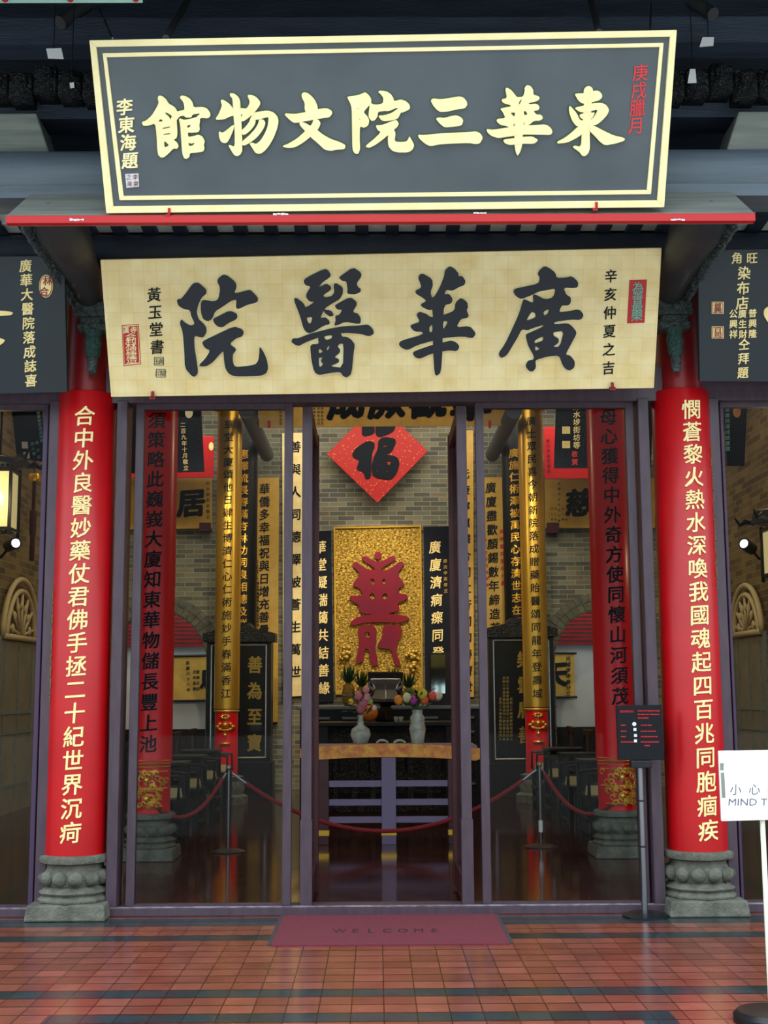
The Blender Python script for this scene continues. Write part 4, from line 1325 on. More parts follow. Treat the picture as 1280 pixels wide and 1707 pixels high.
yw = 5.95
PW = yplane(yw)
xc = X_(1280, 1500, yw)
t = thing('sign_stand', 'white step warning sign on a pale post at the right edge', 'sign stand', (xc, yw + .03, 0))
MB().lathe([(.17, 0), (.17, .03), (.15, .05), (.05, .055)], xc, yw + .03, 36).build('base', 'black_metal', t, smooth=True)
zt = Z_(1280, 1366, yw)
MB().lathe([(.012, .05), (.012, zt + .02)], xc, yw + .03, 16).build('pole', 'pole_white', t, smooth=True)
bd = MB().quad(PW, [(1198, 1252), (1358, 1249), (1361, 1365), (1203, 1369)], .02).build('board', 'white_board', t, bevel=.003)
m = MB()
letters(m, PW, '小心梯級', (1226, 1316), (1320, 1315), 20, lift=.002, depth=0, bold=-.004, sk=0)
letters(m, PW, ['MIND THE STEP'], (1281, 1337), (1281, 1337), 17, wide=1.13, lift=.002, depth=0, bold=.0, sk=0)
m.build('lettering', 'grey_ink', bd)
m = MB()
m.quad(PW, [(1200, 1272), (1206, 1272), (1206, 1284), (1200, 1284)], .001, .002)
m.quad(PW, [(1201, 1288), (1207, 1288), (1209, 1330), (1203, 1330)], .001, .002)
m.build('tape', 'timber_grey', bd, label='strip of worn grey tape')

# ------------------------------------------------------------------ rope barrier in the hall
tops = []
for s, (px, py), lab in ((-1, (380, 1420), 'left'), (1, (902, 1412), 'right')):
    g = F(px, py)
    t = thing('barrier_post', 'slim chrome rope barrier post in the hall, %s of the offering table' % lab, 'post', (g.x, g.y, 0), 'rope barrier posts')
    MB().lathe([(.16, 0), (.16, .008), (.12, .022), (.03, .035)], g.x, g.y, 32).build('base', 'black_metal', t, smooth=True)
    MB().lathe([(.016, .03), (.016, .76)], g.x, g.y, 16).build('pole', 'chrome', t, smooth=True)
    MB().ball((g.x, g.y, .78), .028, 14, 8).build('finial', 'chrome', t, smooth='all')
    if s > 0:
        MB().lathe([(.018, .14), (.021, .142), (.021, .25), (.018, .252)], g.x, g.y, 16).build('sleeve', 'white_paper', t, smooth=True, label='white paper sleeve')
    tops.append(V((g.x, g.y, .73)))


def rope(a, b, low, label):
    n = 22
    mid = (a.z + b.z) / 2 - low
    pts = [a.lerp(b, i / n) - V((0, 0, 4 * mid * (i / n) * (1 - i / n))) for i in range(n + 1)]
    t = thing('barrier_rope', label, 'rope', tuple((a + b) / 2))
    MB().tube(pts[1:-1], .02, 10).build('cord', 'rope', t, smooth=True)
    for p, q in ((pts[0], pts[1]), (pts[-1], pts[-2])):
        MB().tube([p, q], .012, 8).build('hook', 'chrome', t, smooth=True)


rope(tops[0] + V((.03, 0, 0)), tops[1] + V((-.03, 0, 0)), .17, 'sagging red barrier rope strung across in front of the offering table')
rope(tops[0] + V((-.03, 0, 0)), V((-2.05, 11.62, .47)), .38, 'red barrier rope from the left post to the inner red pillar')
rope(tops[1] + V((.03, 0, 0)), V((2.05, 11.62, .47)), .38, 'red barrier rope from the right post to the inner red pillar')

# ------------------------------------------------------------------ offering table, altar and what stands on them
ty0, ty1, tz = 12.72, 13.4, .955
tx0, tx1 = X_(500, 1250, ty0), X_(806, 1250, ty0)
txc = X_(647, 1300, ty0)
t = thing('offering_table', 'purple offering table with embroidered gold and red frontal and three front legs', 'table', (txc, 13.05, 0))
MB().box(tx0 + .06, tx1 - .06, ty0 + .03, ty1, tz - .05, tz).build('tabletop', 'table_wood', t, bevel=.006)
m = MB()
n = 24
top, bot = [], []
for i in range(n + 1):
    px = 500 + (806 - 500) * i / n
    u = (i / n - .5) * 2
    top.append((px, 1240 + 8 * u * u))
    bot.append((px, 1262 + 7 * u * u - (6 if abs(u) > .97 else 0)))
P_ = yplane(ty0)
m.poly([top + bot[::-1]], lambda p: P_.pt(p[0], p[1]), lambda p: P_.pt(p[0], p[1]) + V((0, .025, 0)))
fr_ = m.build('frontal', 'embroidery', t, label='embroidered gold and red frontal')
m = MB()
for q in (590 + 47, 590 + 76):
    m.tube([P_.pt(q + 9 * math.cos(a), 1239 - 5 * math.sin(a), .0) for a in [PI * i / 8 for i in range(9)]], .012, 6)
m.build('scrolls', 'porcelain', fr_, smooth=True)
legs = [(531, 548, 'maroon_wood'), (636, 660, 'table_wood'), (747, 764, 'maroon_wood')]
for pa, pb, mm in legs:
    xa, xb = X_(pa, 1330, ty0 + .02), X_(pb, 1330, ty0 + .02)
    lg = MB().box(xa, xb, ty0 + .02, ty0 + .09, 0, tz - .05).build('leg', mm, t, bevel=.004)
    za, zb = Z_(640, 1393, ty0), Z_(640, 1384, ty0)
    MB().box(xa - .004, xb + .004, ty0 + .014, ty0 + .095, za, zb).build('gilt_band', 'gold_bright', lg)
for xa in (tx0 + .1, tx1 - .17):
    MB().box(xa, xa + .07, ty1 - .09, ty1 - .02, 0, tz - .05).build('leg', 'maroon_wood', t)
for py in (1306, 1337, 1366):
    zz = Z_(640, py, ty0 + .06)
    MB().box(X_(548, 1330, ty0), X_(747, 1330, ty0), ty0 + .04, ty0 + .08, zz - .03, zz + .03).build('rail', 'table_wood', t)

ax0, ax1, ay, az = X_(532, 1220, 15.0), X_(758, 1220, 15.0), 15.0, Z_(640, 1204, 15.0)
t = thing('altar_table', 'dark carved altar table behind the offering table', 'table', ((ax0 + ax1) / 2, 15.4, 0))
MB().box(ax0 - .02, ax1 + .02, ay - .02, ay + .8, az - .05, az).build('tabletop', 'dark_wood', t, bevel=.01)
MB().box(ax0 + .05, ax1 - .05, ay + .02, ay + .07, az - .32, az - .05).build('apron', 'carved_dark', t)
for xa in (ax0, ax1 - .1):
    for yy in (ay, ay + .68):
        MB().box(xa, xa + .1, yy, yy + .1, 0, az - .05).build('leg', 'dark_wood', t)
m = MB()
for k in range(7):
    xx = ax0 + .16 + k * .22
    m.box(xx, xx + .06, ay + .05, ay + .1, .12, az - .32)
m.box(ax0 + .1, ax1 - .1, ay + .06, ay + .12, .1, .2).box(ax0 + .1, ax1 - .1, ay + .06, ay + .12, .48, .54)
m.build('lattice', 'carved_dark', t)
bx0, bx1, by, bz = X_(500, 1180, 16.5), X_(800, 1180, 16.5), 16.5, Z_(640, 1183, 16.5)
t = thing('altar_cabinet', 'dark tall altar cabinet with panelled front, at the back of the hall', 'cabinet', ((bx0 + bx1) / 2, 16.9, 0))
MB().box(bx0, bx1, by, by + .8, 0, bz).build('body', 'dark_wood', t)
MB().box(bx0 - .04, bx1 + .04, by - .04, by + .84, bz, bz + .05).build('top', 'timber_blue', t, bevel=.012)
for k in range(5):
    w5 = (bx1 - bx0) / 5
    f_ = MB().box(bx0 + k * w5 + .05, bx0 + (k + 1) * w5 - .05, by - .02, by + .01, .2, bz - .08).build('panel', 'carved_dark', t)
    m = MB()
    for zz in (bz - .12, bz - .3, .3):
        m.box(bx0 + k * w5 + .08, bx0 + (k + 1) * w5 - .08, by - .035, by - .015, zz, zz + .03)
    m.build('moulding', 'timber_blue', f_)


def vase(x, y, z, prof, m, label, smooth=True):
    t = thing('vase', label, 'vase', (x, y, z), 'altar vases')
    MB().lathe([(r, z + h) for r, h in prof], x, y, 24).build('body', m, t, smooth=True)
    return t


def bouquet(x, y, z, fl, label, seed):
    random.seed(seed)
    t = thing('bouquet', label, 'flowers', (x, y, z))
    m = MB()
    for i in range(40):
        a, r, h = random.uniform(0, 2 * PI), random.uniform(.03, .19), random.uniform(0, .17)
        c = V((x + r * math.cos(a), y + .6 * r * math.sin(a), z + h))
        d = V((math.cos(a) * .06, math.sin(a) * .04, random.uniform(-.02, .06)))
        sd = V((-math.sin(a), math.cos(a), 0)) * .022
        m.add([c - d, c + sd, c + d, c - sd, c + V((0, 0, .012))], [(0, 1, 4), (1, 2, 4), (2, 3, 4), (3, 0, 4), (3, 2, 1, 0)])
    m.tube([(x, y, z - .08), (x, y, z + .06)], .02, 8)
    m.build('leaves', 'leaf', t)
    for px, py, rr, c in fl:
        p = at(px, py, y - .06)
        nm = 'petal_' + c
        if nm not in MATS:
            mat(nm, c, .6)
        m = MB().ball(p, rr, 10, 8, (1, 1, 1.15))
        for k in range(5):
            a = 2 * PI * k / 5
            m.ball((p.x + rr * .45 * math.cos(a), p.y - rr * .3, p.z + rr * .45 * math.sin(a)), rr * .6, 8, 6)
        m.build('blossom', nm, t, smooth='all')


vy = 12.95
vz = tz
vz = tz + .002
pv = at(601, 1228, vy)
vase(pv.x, vy, vz, [(.05, 0), (.07, .02), (.105, .1), (.09, .16), (.035, .2), (.025, .27), (.035, .3)], 'porcelain', 'pale round vase with narrow neck on the offering table, left one')
bouquet(pv.x, vy, vz + .33, [(585, 1170, .03, '#d8b23a'), (597, 1160, .045, '#c0707c'), (605, 1172, .05, '#b56a76'), (612, 1163, .04, '#c88792'), (601, 1182, .045, '#a85e6c'), (617, 1170, .028, '#8fae4a'), (610, 1150, .035, '#cf8a8a'), (624, 1180, .025, '#d9c7c0')], 'pink and yellow bouquet in the round vase on the left', 21)
pv = at(696, 1228, vy)
vase(pv.x, vy, vz, [(.06, 0), (.065, .03), (.085, .16), (.07, .22), (.075, .27), (.05, .31), (.055, .35)], 'porcelain', 'mottled tall vase on the offering table, right one')
bouquet(pv.x, vy, vz + .38, [(664, 1167, .045, '#e08a2c'), (678, 1163, .045, '#c9cf9c'), (689, 1167, .04, '#a83a9c'), (704, 1157, .05, '#c8c63a'), (708, 1167, .04, '#e0682c'), (721, 1160, .042, '#e0554a'), (731, 1160, .04, '#d9c6a8'), (701, 1150, .035, '#d8a832')], 'mixed orange, purple and yellow tulips in the tall vase on the right', 22)
pf_ = at(614, 1199, 15.2)
own(MB().ball((pf_.x, 15.2, az + .115), .115, 18, 12, (1, 1, .98)), 'pomelo', 'embroidery' if False else 'fruit_orange' if 'fruit_orange' in MATS else (mat('fruit_orange', '#d8741f', .6, bump=.3, bscale=120) and 'fruit_orange'), 'orange pomelo on the altar table beside the left bouquet', 'fruit', smooth='all')
for k, px in enumerate((660, 668)):
    p = at(px, 1198, 15.2)
    t = thing('tea_cup', 'small white cup on the altar table, %s of the two' % ('left' if k == 0 else 'right'), 'cup', (p.x, 15.15, az), 'white cups')
    MB().lathe([(.018, 0 + az), (.022, az + .01), (.032, az + .06), (.029, az + .06), (.018, az + .015)], p.x, 15.15, 18, cap=False).build('body', 'porcelain', t, smooth=True)
    MB().lathe([(.017, az + .002), (.017, az + .02)], p.x, 15.15, 18).build('foot', 'porcelain', t)
# incense burner
pb_ = at(643, 1195, 15.3)
t = thing('incense_burner', 'grey pewter incense burner with square bowl at the middle of the altar', 'incense burner', (pb_.x, 15.4, az))
q = lambda py: Z_(640, py, 15.4)
x, y = pb_.x, 15.4
MB().lathe([(.12, az), (.13, az + .02), (.1, q(1185)), (.06, q(1178)), (.15, q(1170))], x, y, 4).build('foot', 'dark_wood', t, bevel=.006)
MB().lathe([(.13, q(1171)), (.18, q(1165)), (.15, q(1158)), (.13, q(1150)), (.17, q(1140)), (.19, q(1132)), (.17, q(1131))], x, y, 4).build('bowl', 'pewter', t, bevel=.008)
for s in (-1, 1):
    MB().tube([(x + s * .14, y, q(1150)), (x + s * .2, y, q(1145)), (x + s * .2, y, q(1136))], .018, 8).build('handle', 'pewter', t, smooth=True)
t = thing('spirit_tablet', 'dark framed tablet standing behind the incense burner', 'tablet', (X_(643, 1130, 16.7), 16.75, bz + .05))
MB().box(X_(625, 1130, 16.7), X_(660, 1130, 16.7), 16.68, 16.8, bz + .05, bz + .1).build('foot', 'dark_wood', t)
MB().quad(yplane(16.7), [(613, 1120), (672, 1120), (670, 1182), (615, 1182)], .06).build('frame', 'dark_wood', t, bevel=.01)
MB().quad(yplane(16.7), [(620, 1126), (665, 1126), (663, 1178), (622, 1178)], .02, .01).build('panel', 'carved_dark', t)
# pineapples and lilies
random.seed(9)
for px, zt_, lab in ((581, 1100, 'tall pineapple with spiky dark crown left of the burner on the altar cabinet'), (603, 1112, 'shorter pineapple with spiky crown just left of the tablet'), (655, 1106, 'pineapple with spiky dark crown right of the burner'), (681, 1116, 'pineapple with spiky crown rightmost on the altar cabinet')):
    yy = {581: 16.6, 603: 17.0, 655: 17.05, 681: 16.62}[px]
    p = at(px, 1150, yy)
    zb2 = bz + .05
    zc = Z_(px, zt_, yy)
    t = thing('pineapple', lab, 'fruit', (p.x, yy, zb2), 'altar pineapples')
    hh = (zc - zb2) * .5
    MB().lathe([(.05, zb2), (.085, zb2 + hh * .2), (.09, zb2 + hh * .55), (.07, zb2 + hh * .85), (.03, zb2 + hh)], p.x, yy, 16).build('fruit', 'pine_fruit', t, smooth='all')
    m = MB()
    for k in range(26):
        a = k * 2.4
        lean = .03 + .15 * (1 - k / 26)
        l = (zc - zb2 - hh) * (.5 + .5 * k / 26)
        b = V((p.x + .02 * math.cos(a), yy + .02 * math.sin(a), zb2 + hh * .95))
        tip = b + V((math.cos(a) * lean, math.sin(a) * lean, l))
        md_ = b.lerp(tip, .5) + V((math.cos(a) * .02, math.sin(a) * .02, .02))
        sd = V((-math.sin(a), math.cos(a), 0)) * .014
        m.add([b - sd, b + sd, md_ + sd, md_ - sd, tip], [(0, 1, 2, 3), (3, 2, 4)])
    m.build('crown', 'leaf', t)
for px, py, lab in ((576, 1112, 'left'), (690, 1100, 'right')):
    p = at(px, py, 19.6)
t = thing('framed_picture', 'small dark framed glass picture on the altar cabinet, mirrored to show a bright reflection', 'picture', (X_(737, 1160, 16.4), 16.5, bz))
PM = Plane((0, 16.42, 0), (-.03, -1, .12))
MB().quad(PM, [(715, 1088), (758, 1088), (758, 1178), (717, 1178)], .03).build('frame', 'dark_wood', t, bevel=.004)
MB().quad(PM, [(718, 1091), (742, 1091), (742, 1156), (719, 1156)], .004, .004).build('glass', 'mirrored_glass', t)

# ------------------------------------------------------------------ back wall hangings
WALL = yplane(YB - .05)


def board(name, label, cat, plane, cc, m, th=.04, group=None, bevel=.004):
    t = thing(name, label, cat, tuple(plane.pt((cc[2][0] + cc[3][0]) / 2, (cc[2][1] + cc[3][1]) / 2)), group)
    MB().quad(plane, cc, th).build('panel', m, t, bevel=bevel)
    return t


t = board('gilt_screen', 'tall gilt carved panel with a crimson seal script emblem behind the altar', 'panel', WALL, [(556, 879), (702, 876), (705, 1157), (559, 1158)], 'gold_carved')
frame_ring(MB(), WALL, [(556, 879), (702, 876), (705, 1157), (559, 1158)], 0, 2.5, .02, .03).build('frame', 'gold_bright', t)
m = MB()
traced(m, T_SEAL, 550, 900, 7.424, WALL, .03, .028)
m.build('emblem', 'magenta', t)
# gilt flower clusters at the panel's lower corners
random.seed(4)
for spots in (((577, 1085), (573, 1095)), ((688, 1090), (692, 1100), (690, 1112), (683, 1088))):
    m = MB()
    for cx, cy in spots:
        for k in range(9):
            p = WALL.pt(cx + random.uniform(-6, 6), cy + random.uniform(-6, 6), .03)
            m.ball(p, random.uniform(.02, .042), 8, 6)
    m.build('gilt_flowers', 'gold_dull', t, smooth='all')
for s, text, cc, a, b in ((-1, '華堂凝瑞藹共結善緣', [(520, 886), (552, 884), (556, 1170), (524, 1172)], (534, 912), (540, 1147)),
                          (1, '廣廈濟痌瘝同登壽域', [(706, 878), (748, 877), (752, 1166), (709, 1168)], (725, 912), (732, 1147))):
    t = board('couplet_board', 'dark flat couplet board with gold writing, %s of the gilt altar panel' % ('left' if s < 0 else 'right'), 'couplet board', WALL, cc, 'navy_plaque')
    m = MB()
    letters(m, WALL, text, a, b, 22, wide=.9, bold=.016, lift=.006, depth=.004)
    m.build('lettering', 'gold_letter', t)
    if s > 0:
        m = MB()
        letters(m, WALL, '歲次辛亥年立', (742, 935), (743, 985), 7, lift=.004, depth=0)
        m.build('small_lettering', 'gold_dull', t)
for s, text, small, cc, a, b, lab in (
        (-1, '華僑多幸福祝與日增充善量', '本院同人鞠躬敬賀', [(420, 797), (465, 796), (463, 1204), (421, 1205)], (441, 815), (440, 1050), 'yellow couplet board with black writing on the back wall, between cabinet and left gold strip'),
        (1, '廣廈盡歡顏錫數年締造苦心', '廣華醫院落成大慶', [(806, 796), (843, 795), (849, 1200), (810, 1200)], (818, 813), (826, 1070), 'yellow couplet board with black writing on the back wall, above the right glass cabinet')):
    t = board('couplet_board', lab, 'couplet board', WALL, cc, 'yellow_board')
    m = MB()
    letters(m, WALL, text, a, b, 19, wide=.95, bold=.02, lift=.004, depth=.002)
    m.build('lettering', 'ink', t)
    if s < 0:
        text_part(t, WALL, 'small_lettering', 'ink', small[:4], (427, 936), (427, 962), 7, lift=.003, depth=0)
        for px in (424, 430):
            text_part(t, WALL, 'small_lettering', 'ink', '周公同德善長仁翁敬立石年月', (px, 972), (px, 1042), 5, lift=.003, depth=0)
    else:
        text_part(t, WALL, 'small_lettering', 'red_ink', small, (836, 886), (838, 972), 7.5, lift=.003, depth=0)
        text_part(t, WALL, 'small_lettering', 'red_ink', small[::-1], (808, 900), (812, 975), 6, lift=.003, depth=0)
for s, cc, lab in ((-1, [(470, 722), (514, 721), (512, 1160), (472, 1162)], 'left'), (1, [(749, 718), (789, 717), (790, 1162), (752, 1163)], 'right')):
    t = board('couplet_board', 'bright gold leaf strip board on the back wall behind the %s door leaf' % lab, 'couplet board', WALL, cc, 'gold_foil' if s < 0 else 'yellow_board')
    m = MB()
    letters(m, WALL, '善與人同德澤被蒼生萬世' if s < 0 else '元康寧惠澤合同仁行同和善濟世', (492, 745) if s < 0 else (774, 790), (492, 1120) if s < 0 else (779, 1145), 20 if s < 0 else 18, bold=.02, lift=.004, depth=.002)
    m.build('lettering', 'ink', t)
# hanging plaque and the diamond
HP = tplane(at(640, 711, 17.3), 12)
cc = [(434, 612), (852, 606), (850, 709), (432, 713)]
t = board('signboard', 'brown gold plaque with dark characters hanging high in front of the back wall', 'sign', HP, cc, 'yellow_board', .05)
for px in (500, 790):
    p = HP.pt(px, 615, -.03)
    MB().tube([p, V((p.x, p.y, 6.32))], .012, 8).build('hanger', 'black_metal', t)
m = MB()
letters(m, HP, ['聿'], (785, 667), (785, 667), 70, bold=.04, lift=.012, depth=.012)
letters(m, HP, '觀厥成', (713, 666), (577, 668), 62, bold=.04, lift=.012, depth=.012)
m.build('characters', 'ink_blue', t)
for cxx in (468, 476, 484, 524, 531, 537):
    text_part(t, HP, 'small_lettering', 'timber_brown', '光緒三十三年歲次丁未仲冬吉旦', (cxx, 624), (cxx, 706), 5.5, lift=.004, depth=0)
sl = MB().quad(HP, [(447, 674), (457, 674), (457, 683), (447, 683)], .004, .003).build('seal', 'red_plain', t)
for px in (449, 816):
    MB().quad(HP, [(px - 2, 701), (px + 2, 701), (px + 2, 714), (px - 2, 714)], .04, .03).build('clip', 'red_plain', t)
DP = yplane(YB - .25)
t = thing('diamond_plaque', 'red diamond shaped board with gold flecks and one black character on the brick wall', 'plaque', tuple(DP.pt(629, 838)))
fleck_mat('diamond_red', '#a80d15', '#e09a30', 24, .2)
m = MB()
m.poly([[(545, 757), (629, 672), (713, 752), (629, 838)]], lambda p: DP.pt(*p), lambda p: DP.pt(*p) + V((0, .05, 0)))
m.build('panel', 'diamond_red', t)
m = MB()
traced(m, T_FU, 540, 700, 7.11, DP, .012, .011)
m.build('character', 'ink_blue', t, label='bold black character')
m = MB().tube([(DP.pt(629, 672).x, YB - .2, DP.pt(629, 672).z), (DP.pt(629, 672).x, YB - .013, DP.pt(629, 672).z + .02)], .012, 6)
m.build('hook', 'black_metal', t)

# hangings above the arches and beams in the hall
for s in (-1, 1):
    sd = 'left' if s < 0 else 'right'
    cc = [(165, 797), (353, 797), (353, 881), (165, 883)] if s < 0 else [(908, 799), (1092, 797), (1092, 880), (910, 880)]
    t = board('signboard', 'yellow plaque with black brush writing over the %s arch' % sd, 'sign', yplane(YB - .08), cc, 'yellow_board', .079)
    P = yplane(YB - .08)
    m = MB()
    letters(m, P, ['居'] if s < 0 else ['慈'], (319, 838) if s < 0 else (966, 838), (0, 0), 48, bold=.035, lift=.004, depth=.002)
    m.build('character', 'ink', t)
    m = MB()
    if s < 0:
        letters(m, P, '同治癸亥年敬立', (346, 806), (347, 862), 6.5, lift=.003, depth=0)
    else:
        letters(m, P, '民國辛亥年吉日敬', (932, 806), (932, 868), 4.5, lift=.003, depth=0)
        for px in (920, 926, 938, 944):
            text_part(t, P, 'small_lettering', 'timber_brown', '同人敬', (px, 848), (px, 866), 4, lift=.003, depth=0)
    m.build('small_lettering', 'timber_brown', t)
    own(MB().quad(P, [(333, 872), (352, 872), (352, 886), (333, 886)] if s < 0 else [(911, 872), (931, 872), (931, 889), (911, 889)], .13, .05), 'wooden_bracket', 'maroon_wood', 'small maroon bracket at the bottom corner of the yellow plaque, %s side' % sd, 'bracket')
    P = tplane(at(300 if s < 0 else 960, 797, 19.3), 10)
    cc = [(190, 728), (356, 727), (356, 796), (190, 797)] if s < 0 else [(906, 712), (1080, 710), (1080, 797), (908, 798)]
    t = board('signboard', 'red plaque hanging behind the navy one, %s side of the hall' % sd, 'sign', P, cc, 'red_plain', .04)
    for px in (cc[0][0] + 30, cc[1][0] - 30):
        p = P.pt(px, cc[0][1] + 4, -.02)
        MB().tube([p, V((p.x, p.y, 6.32))], .01, 8).build('hanger', 'black_metal', t)
    m = MB()
    q = [((352 if s < 0 else 915) + 4 * math.cos(a), 744 + 7 * math.sin(a)) for a in [2 * PI * i / 16 for i in range(16)]]
    if s < 0:
        m.poly([q], lambda p: P.pt(p[0], p[1], .004), lambda p: P.pt(p[0], p[1], -.002))
        m.build('seal', 'gold_letter', t)
    else:
        letters(m, P, '歲次辛亥年吉立', (913, 735), (915, 785), 6, lift=.003, depth=0)
        m.build('small_lettering', 'maroon_wood', t)
    P = tplane(at(300 if s < 0 else 960, 788, 16.2), 14)
    cc = [(170, 650), (333, 648), (340, 787), (175, 790)] if s < 0 else [(928, 645), (1090, 640), (1085, 780), (924, 781)]
    t = board('signboard', 'navy plaque with pale writing hanging by the inner red pillar, %s side' % sd, 'sign', P, cc, 'navy_plaque', .05)
    for px in (cc[0][0] + 30, cc[1][0] - 30):
        p = P.pt(px, cc[0][1] + 4, -.02)
        MB().tube([p, V((p.x, p.y, 6.32))], .01, 8).build('hanger', 'black_metal', t)
    m = MB()
    if s < 0:
        letters(m, P, '二百九年十月敬立', (305, 708), (310, 780), 9, lift=.004, depth=.002)
    else:
        letters(m, P, '深水埗街坊等', (961, 678), (961, 742), 12, lift=.004, depth=.002, bold=.02)
    m.build('lettering', 'gold_letter', t)
    m = MB()
    if s < 0:
        q = [(315 + 6.5 * math.cos(a), 688 + 9 * math.sin(a)) for a in [2 * PI * i / 20 for i in range(20)]]
        m.poly([q], lambda p: P.pt(p[0], p[1], .006), lambda p: P.pt(p[0], p[1], -.002))
    else:
        for py in (717, 741):
            m.quad(P, [(937, py - 6), (950, py - 6), (950, py + 6), (937, py + 6)], .008, .006)
        mm_ = MB()
        letters(mm_, P, '敬賀', (958, 757), (958, 770), 11, lift=.004, depth=.002, bold=.01)
        mm_.build('red_lettering', 'red_ink', t)
    m.build('seal', 'paper' if s < 0 else 'gold_letter', t)
    # big dark beams running back through the hall
    xb = s * 1.80
    zz = Z_(418 if s < 0 else 848, 728, 18.2)
    own(MB().tube([(xb, 16.6, zz + .03), (xb, 19.8, zz + .03)], .11, 18), 'roof_beam', 'timber_dark', 'dark round beam end jutting beside the gold pillar top, %s side' % sd, 'beam', 'hall beams', smooth=True)

# glass-front cabinets with gilt characters
for s in (-1, 1):
    sd = 'left' if s < 0 else 'right'
    yc = 18.3
    P = yplane(yc)
    cc = [(345, 1070), (452, 1068), (450, 1270), (345, 1272)] if s < 0 else [(814, 1062), (922, 1062), (922, 1272), (818, 1270)]
    x0, x1 = P.pt(*cc[0]).x, P.pt(*cc[1]).x
    zt_, zb2 = P.pt(*cc[0]).z, P.pt(*cc[2]).z
    t = thing('tablet_cabinet', 'dark glass fronted tablet cabinet with gilt characters, on the %s of the altar' % sd, 'cabinet', ((x0 + x1) / 2, yc + .2, 0))
    MB().box(x0, x1, yc, yc + .4, zb2, zt_).build('body', 'dark_wood', t)
    m = MB()
    xm = (x0 + x1) / 2
    out_ = [(x0 - .06, zt_), (x1 + .06, zt_), (x1 + .06, zt_ + .12), (x1 - .12, zt_ + .16), (xm + .2, zt_ + .2), (xm + .15, zt_ + .27), (xm - .15, zt_ + .27), (xm - .2, zt_ + .2), (x0 + .12, zt_ + .16), (x0 - .06, zt_ + .12)]
    m.poly([out_], lambda p: V((p[0], yc - .05, p[1])), lambda p: V((p[0], yc + .4, p[1])))
    m.build('pediment', 'carved_dark', t)
    MB().box(x0 - .03, x1 + .03, yc - .03, yc + .42, 0, zb2).build('stand', 'dark_wood', t)
    m = MB()
    ci = [(x0 + .07, zt_ - .05), (x1 - .07, zt_ - .05), (x1 - .07, zb2 + .06), (x0 + .07, zb2 + .06)]
    for i in range(4):
        a, b = ci[i], ci[(i + 1) % 4]
        m.tube([(a[0], yc - .008, a[1]), (b[0], yc - .008, b[1])], .014, 6)
    m.build('beading', 'pewter', t, smooth=True)
    m = MB()
    if s < 0:
        letters(m, P, '善為至寶', (425, 1108), (424, 1238), 30, wide=.85, bold=.024, lift=.004, depth=.004, sk=0)
    else:
        letters(m, P, '樂雲層善', (874, 1100), (876, 1225), 30, wide=.85, bold=.024, lift=.004, depth=.004, sk=0)
    m.build('characters', 'gold_dull', t)
    if s > 0:
        for i, px in enumerate((834, 840, 846, 852)):
            text_part(t, P, 'small_lettering', 'gold_dull', '宣統三年廣華醫院落成同人敬立善長芳名'[:18 if i in (1, 2) else 12], (px, 1130 if i in (1, 2) else 1165), (px, 1232), 5, lift=.004, depth=0)
    MB().box(x0 + .08, x1 - .08, yc - .035, yc - .03, zb2 + .07, zt_ - .06).build('pane', 'pane_glass', t)

# scrolls in the side rooms
P = yplane(22.13)
for s in (-1, 1):
    sd = 'left' if s < 0 else 'right'
    cc = [(284, 1094), (373, 1092), (373, 1167), (286, 1169)] if s < 0 else [(882, 1088), (957, 1089), (958, 1162), (882, 1163)]
    t = thing('wall_scroll', 'yellow calligraphy scroll on the white wall seen through the %s arch' % sd, 'scroll', tuple(P.pt((cc[2][0] + cc[3][0]) / 2, cc[2][1])))
    MB().quad(P, cc, .01).build('paper', 'yellow_board', t)
    m = MB()
    for i, j in ((0, 1), (3, 2)):
        m.tube([P.pt(*cc[i]) + V((-.04, 0, 0)), P.pt(*cc[j]) + V((.04, 0, 0))], .02, 8)
    m.build('roller', 'dark_wood', t, smooth=True)
    m = MB()
    if s < 0:
        letters(m, P, '民國六十八年', (313, 1105), (314, 1150), 6.5, lift=.002, depth=0)
        letters(m, P, '己未孟春', (324, 1120), (324, 1148), 6, lift=.002, depth=0)
        letters(m, P, '敬錄古訓', (330, 1120), (330, 1148), 6, lift=.002, depth=0)
        letters(m, P, ['恩'], (350, 1132), (350, 1132), 34, lift=.002, depth=0, bold=.04)
    else:
        letters(m, P, ['天'], (924, 1124), (924, 1124), 44, lift=.002, depth=0, bold=.04)
        letters(m, P, '光緒甲申春分立', (947, 1098), (947, 1156), 8.5, lift=.002, depth=0, bold=.02)
    m.build('lettering', 'ink', t)

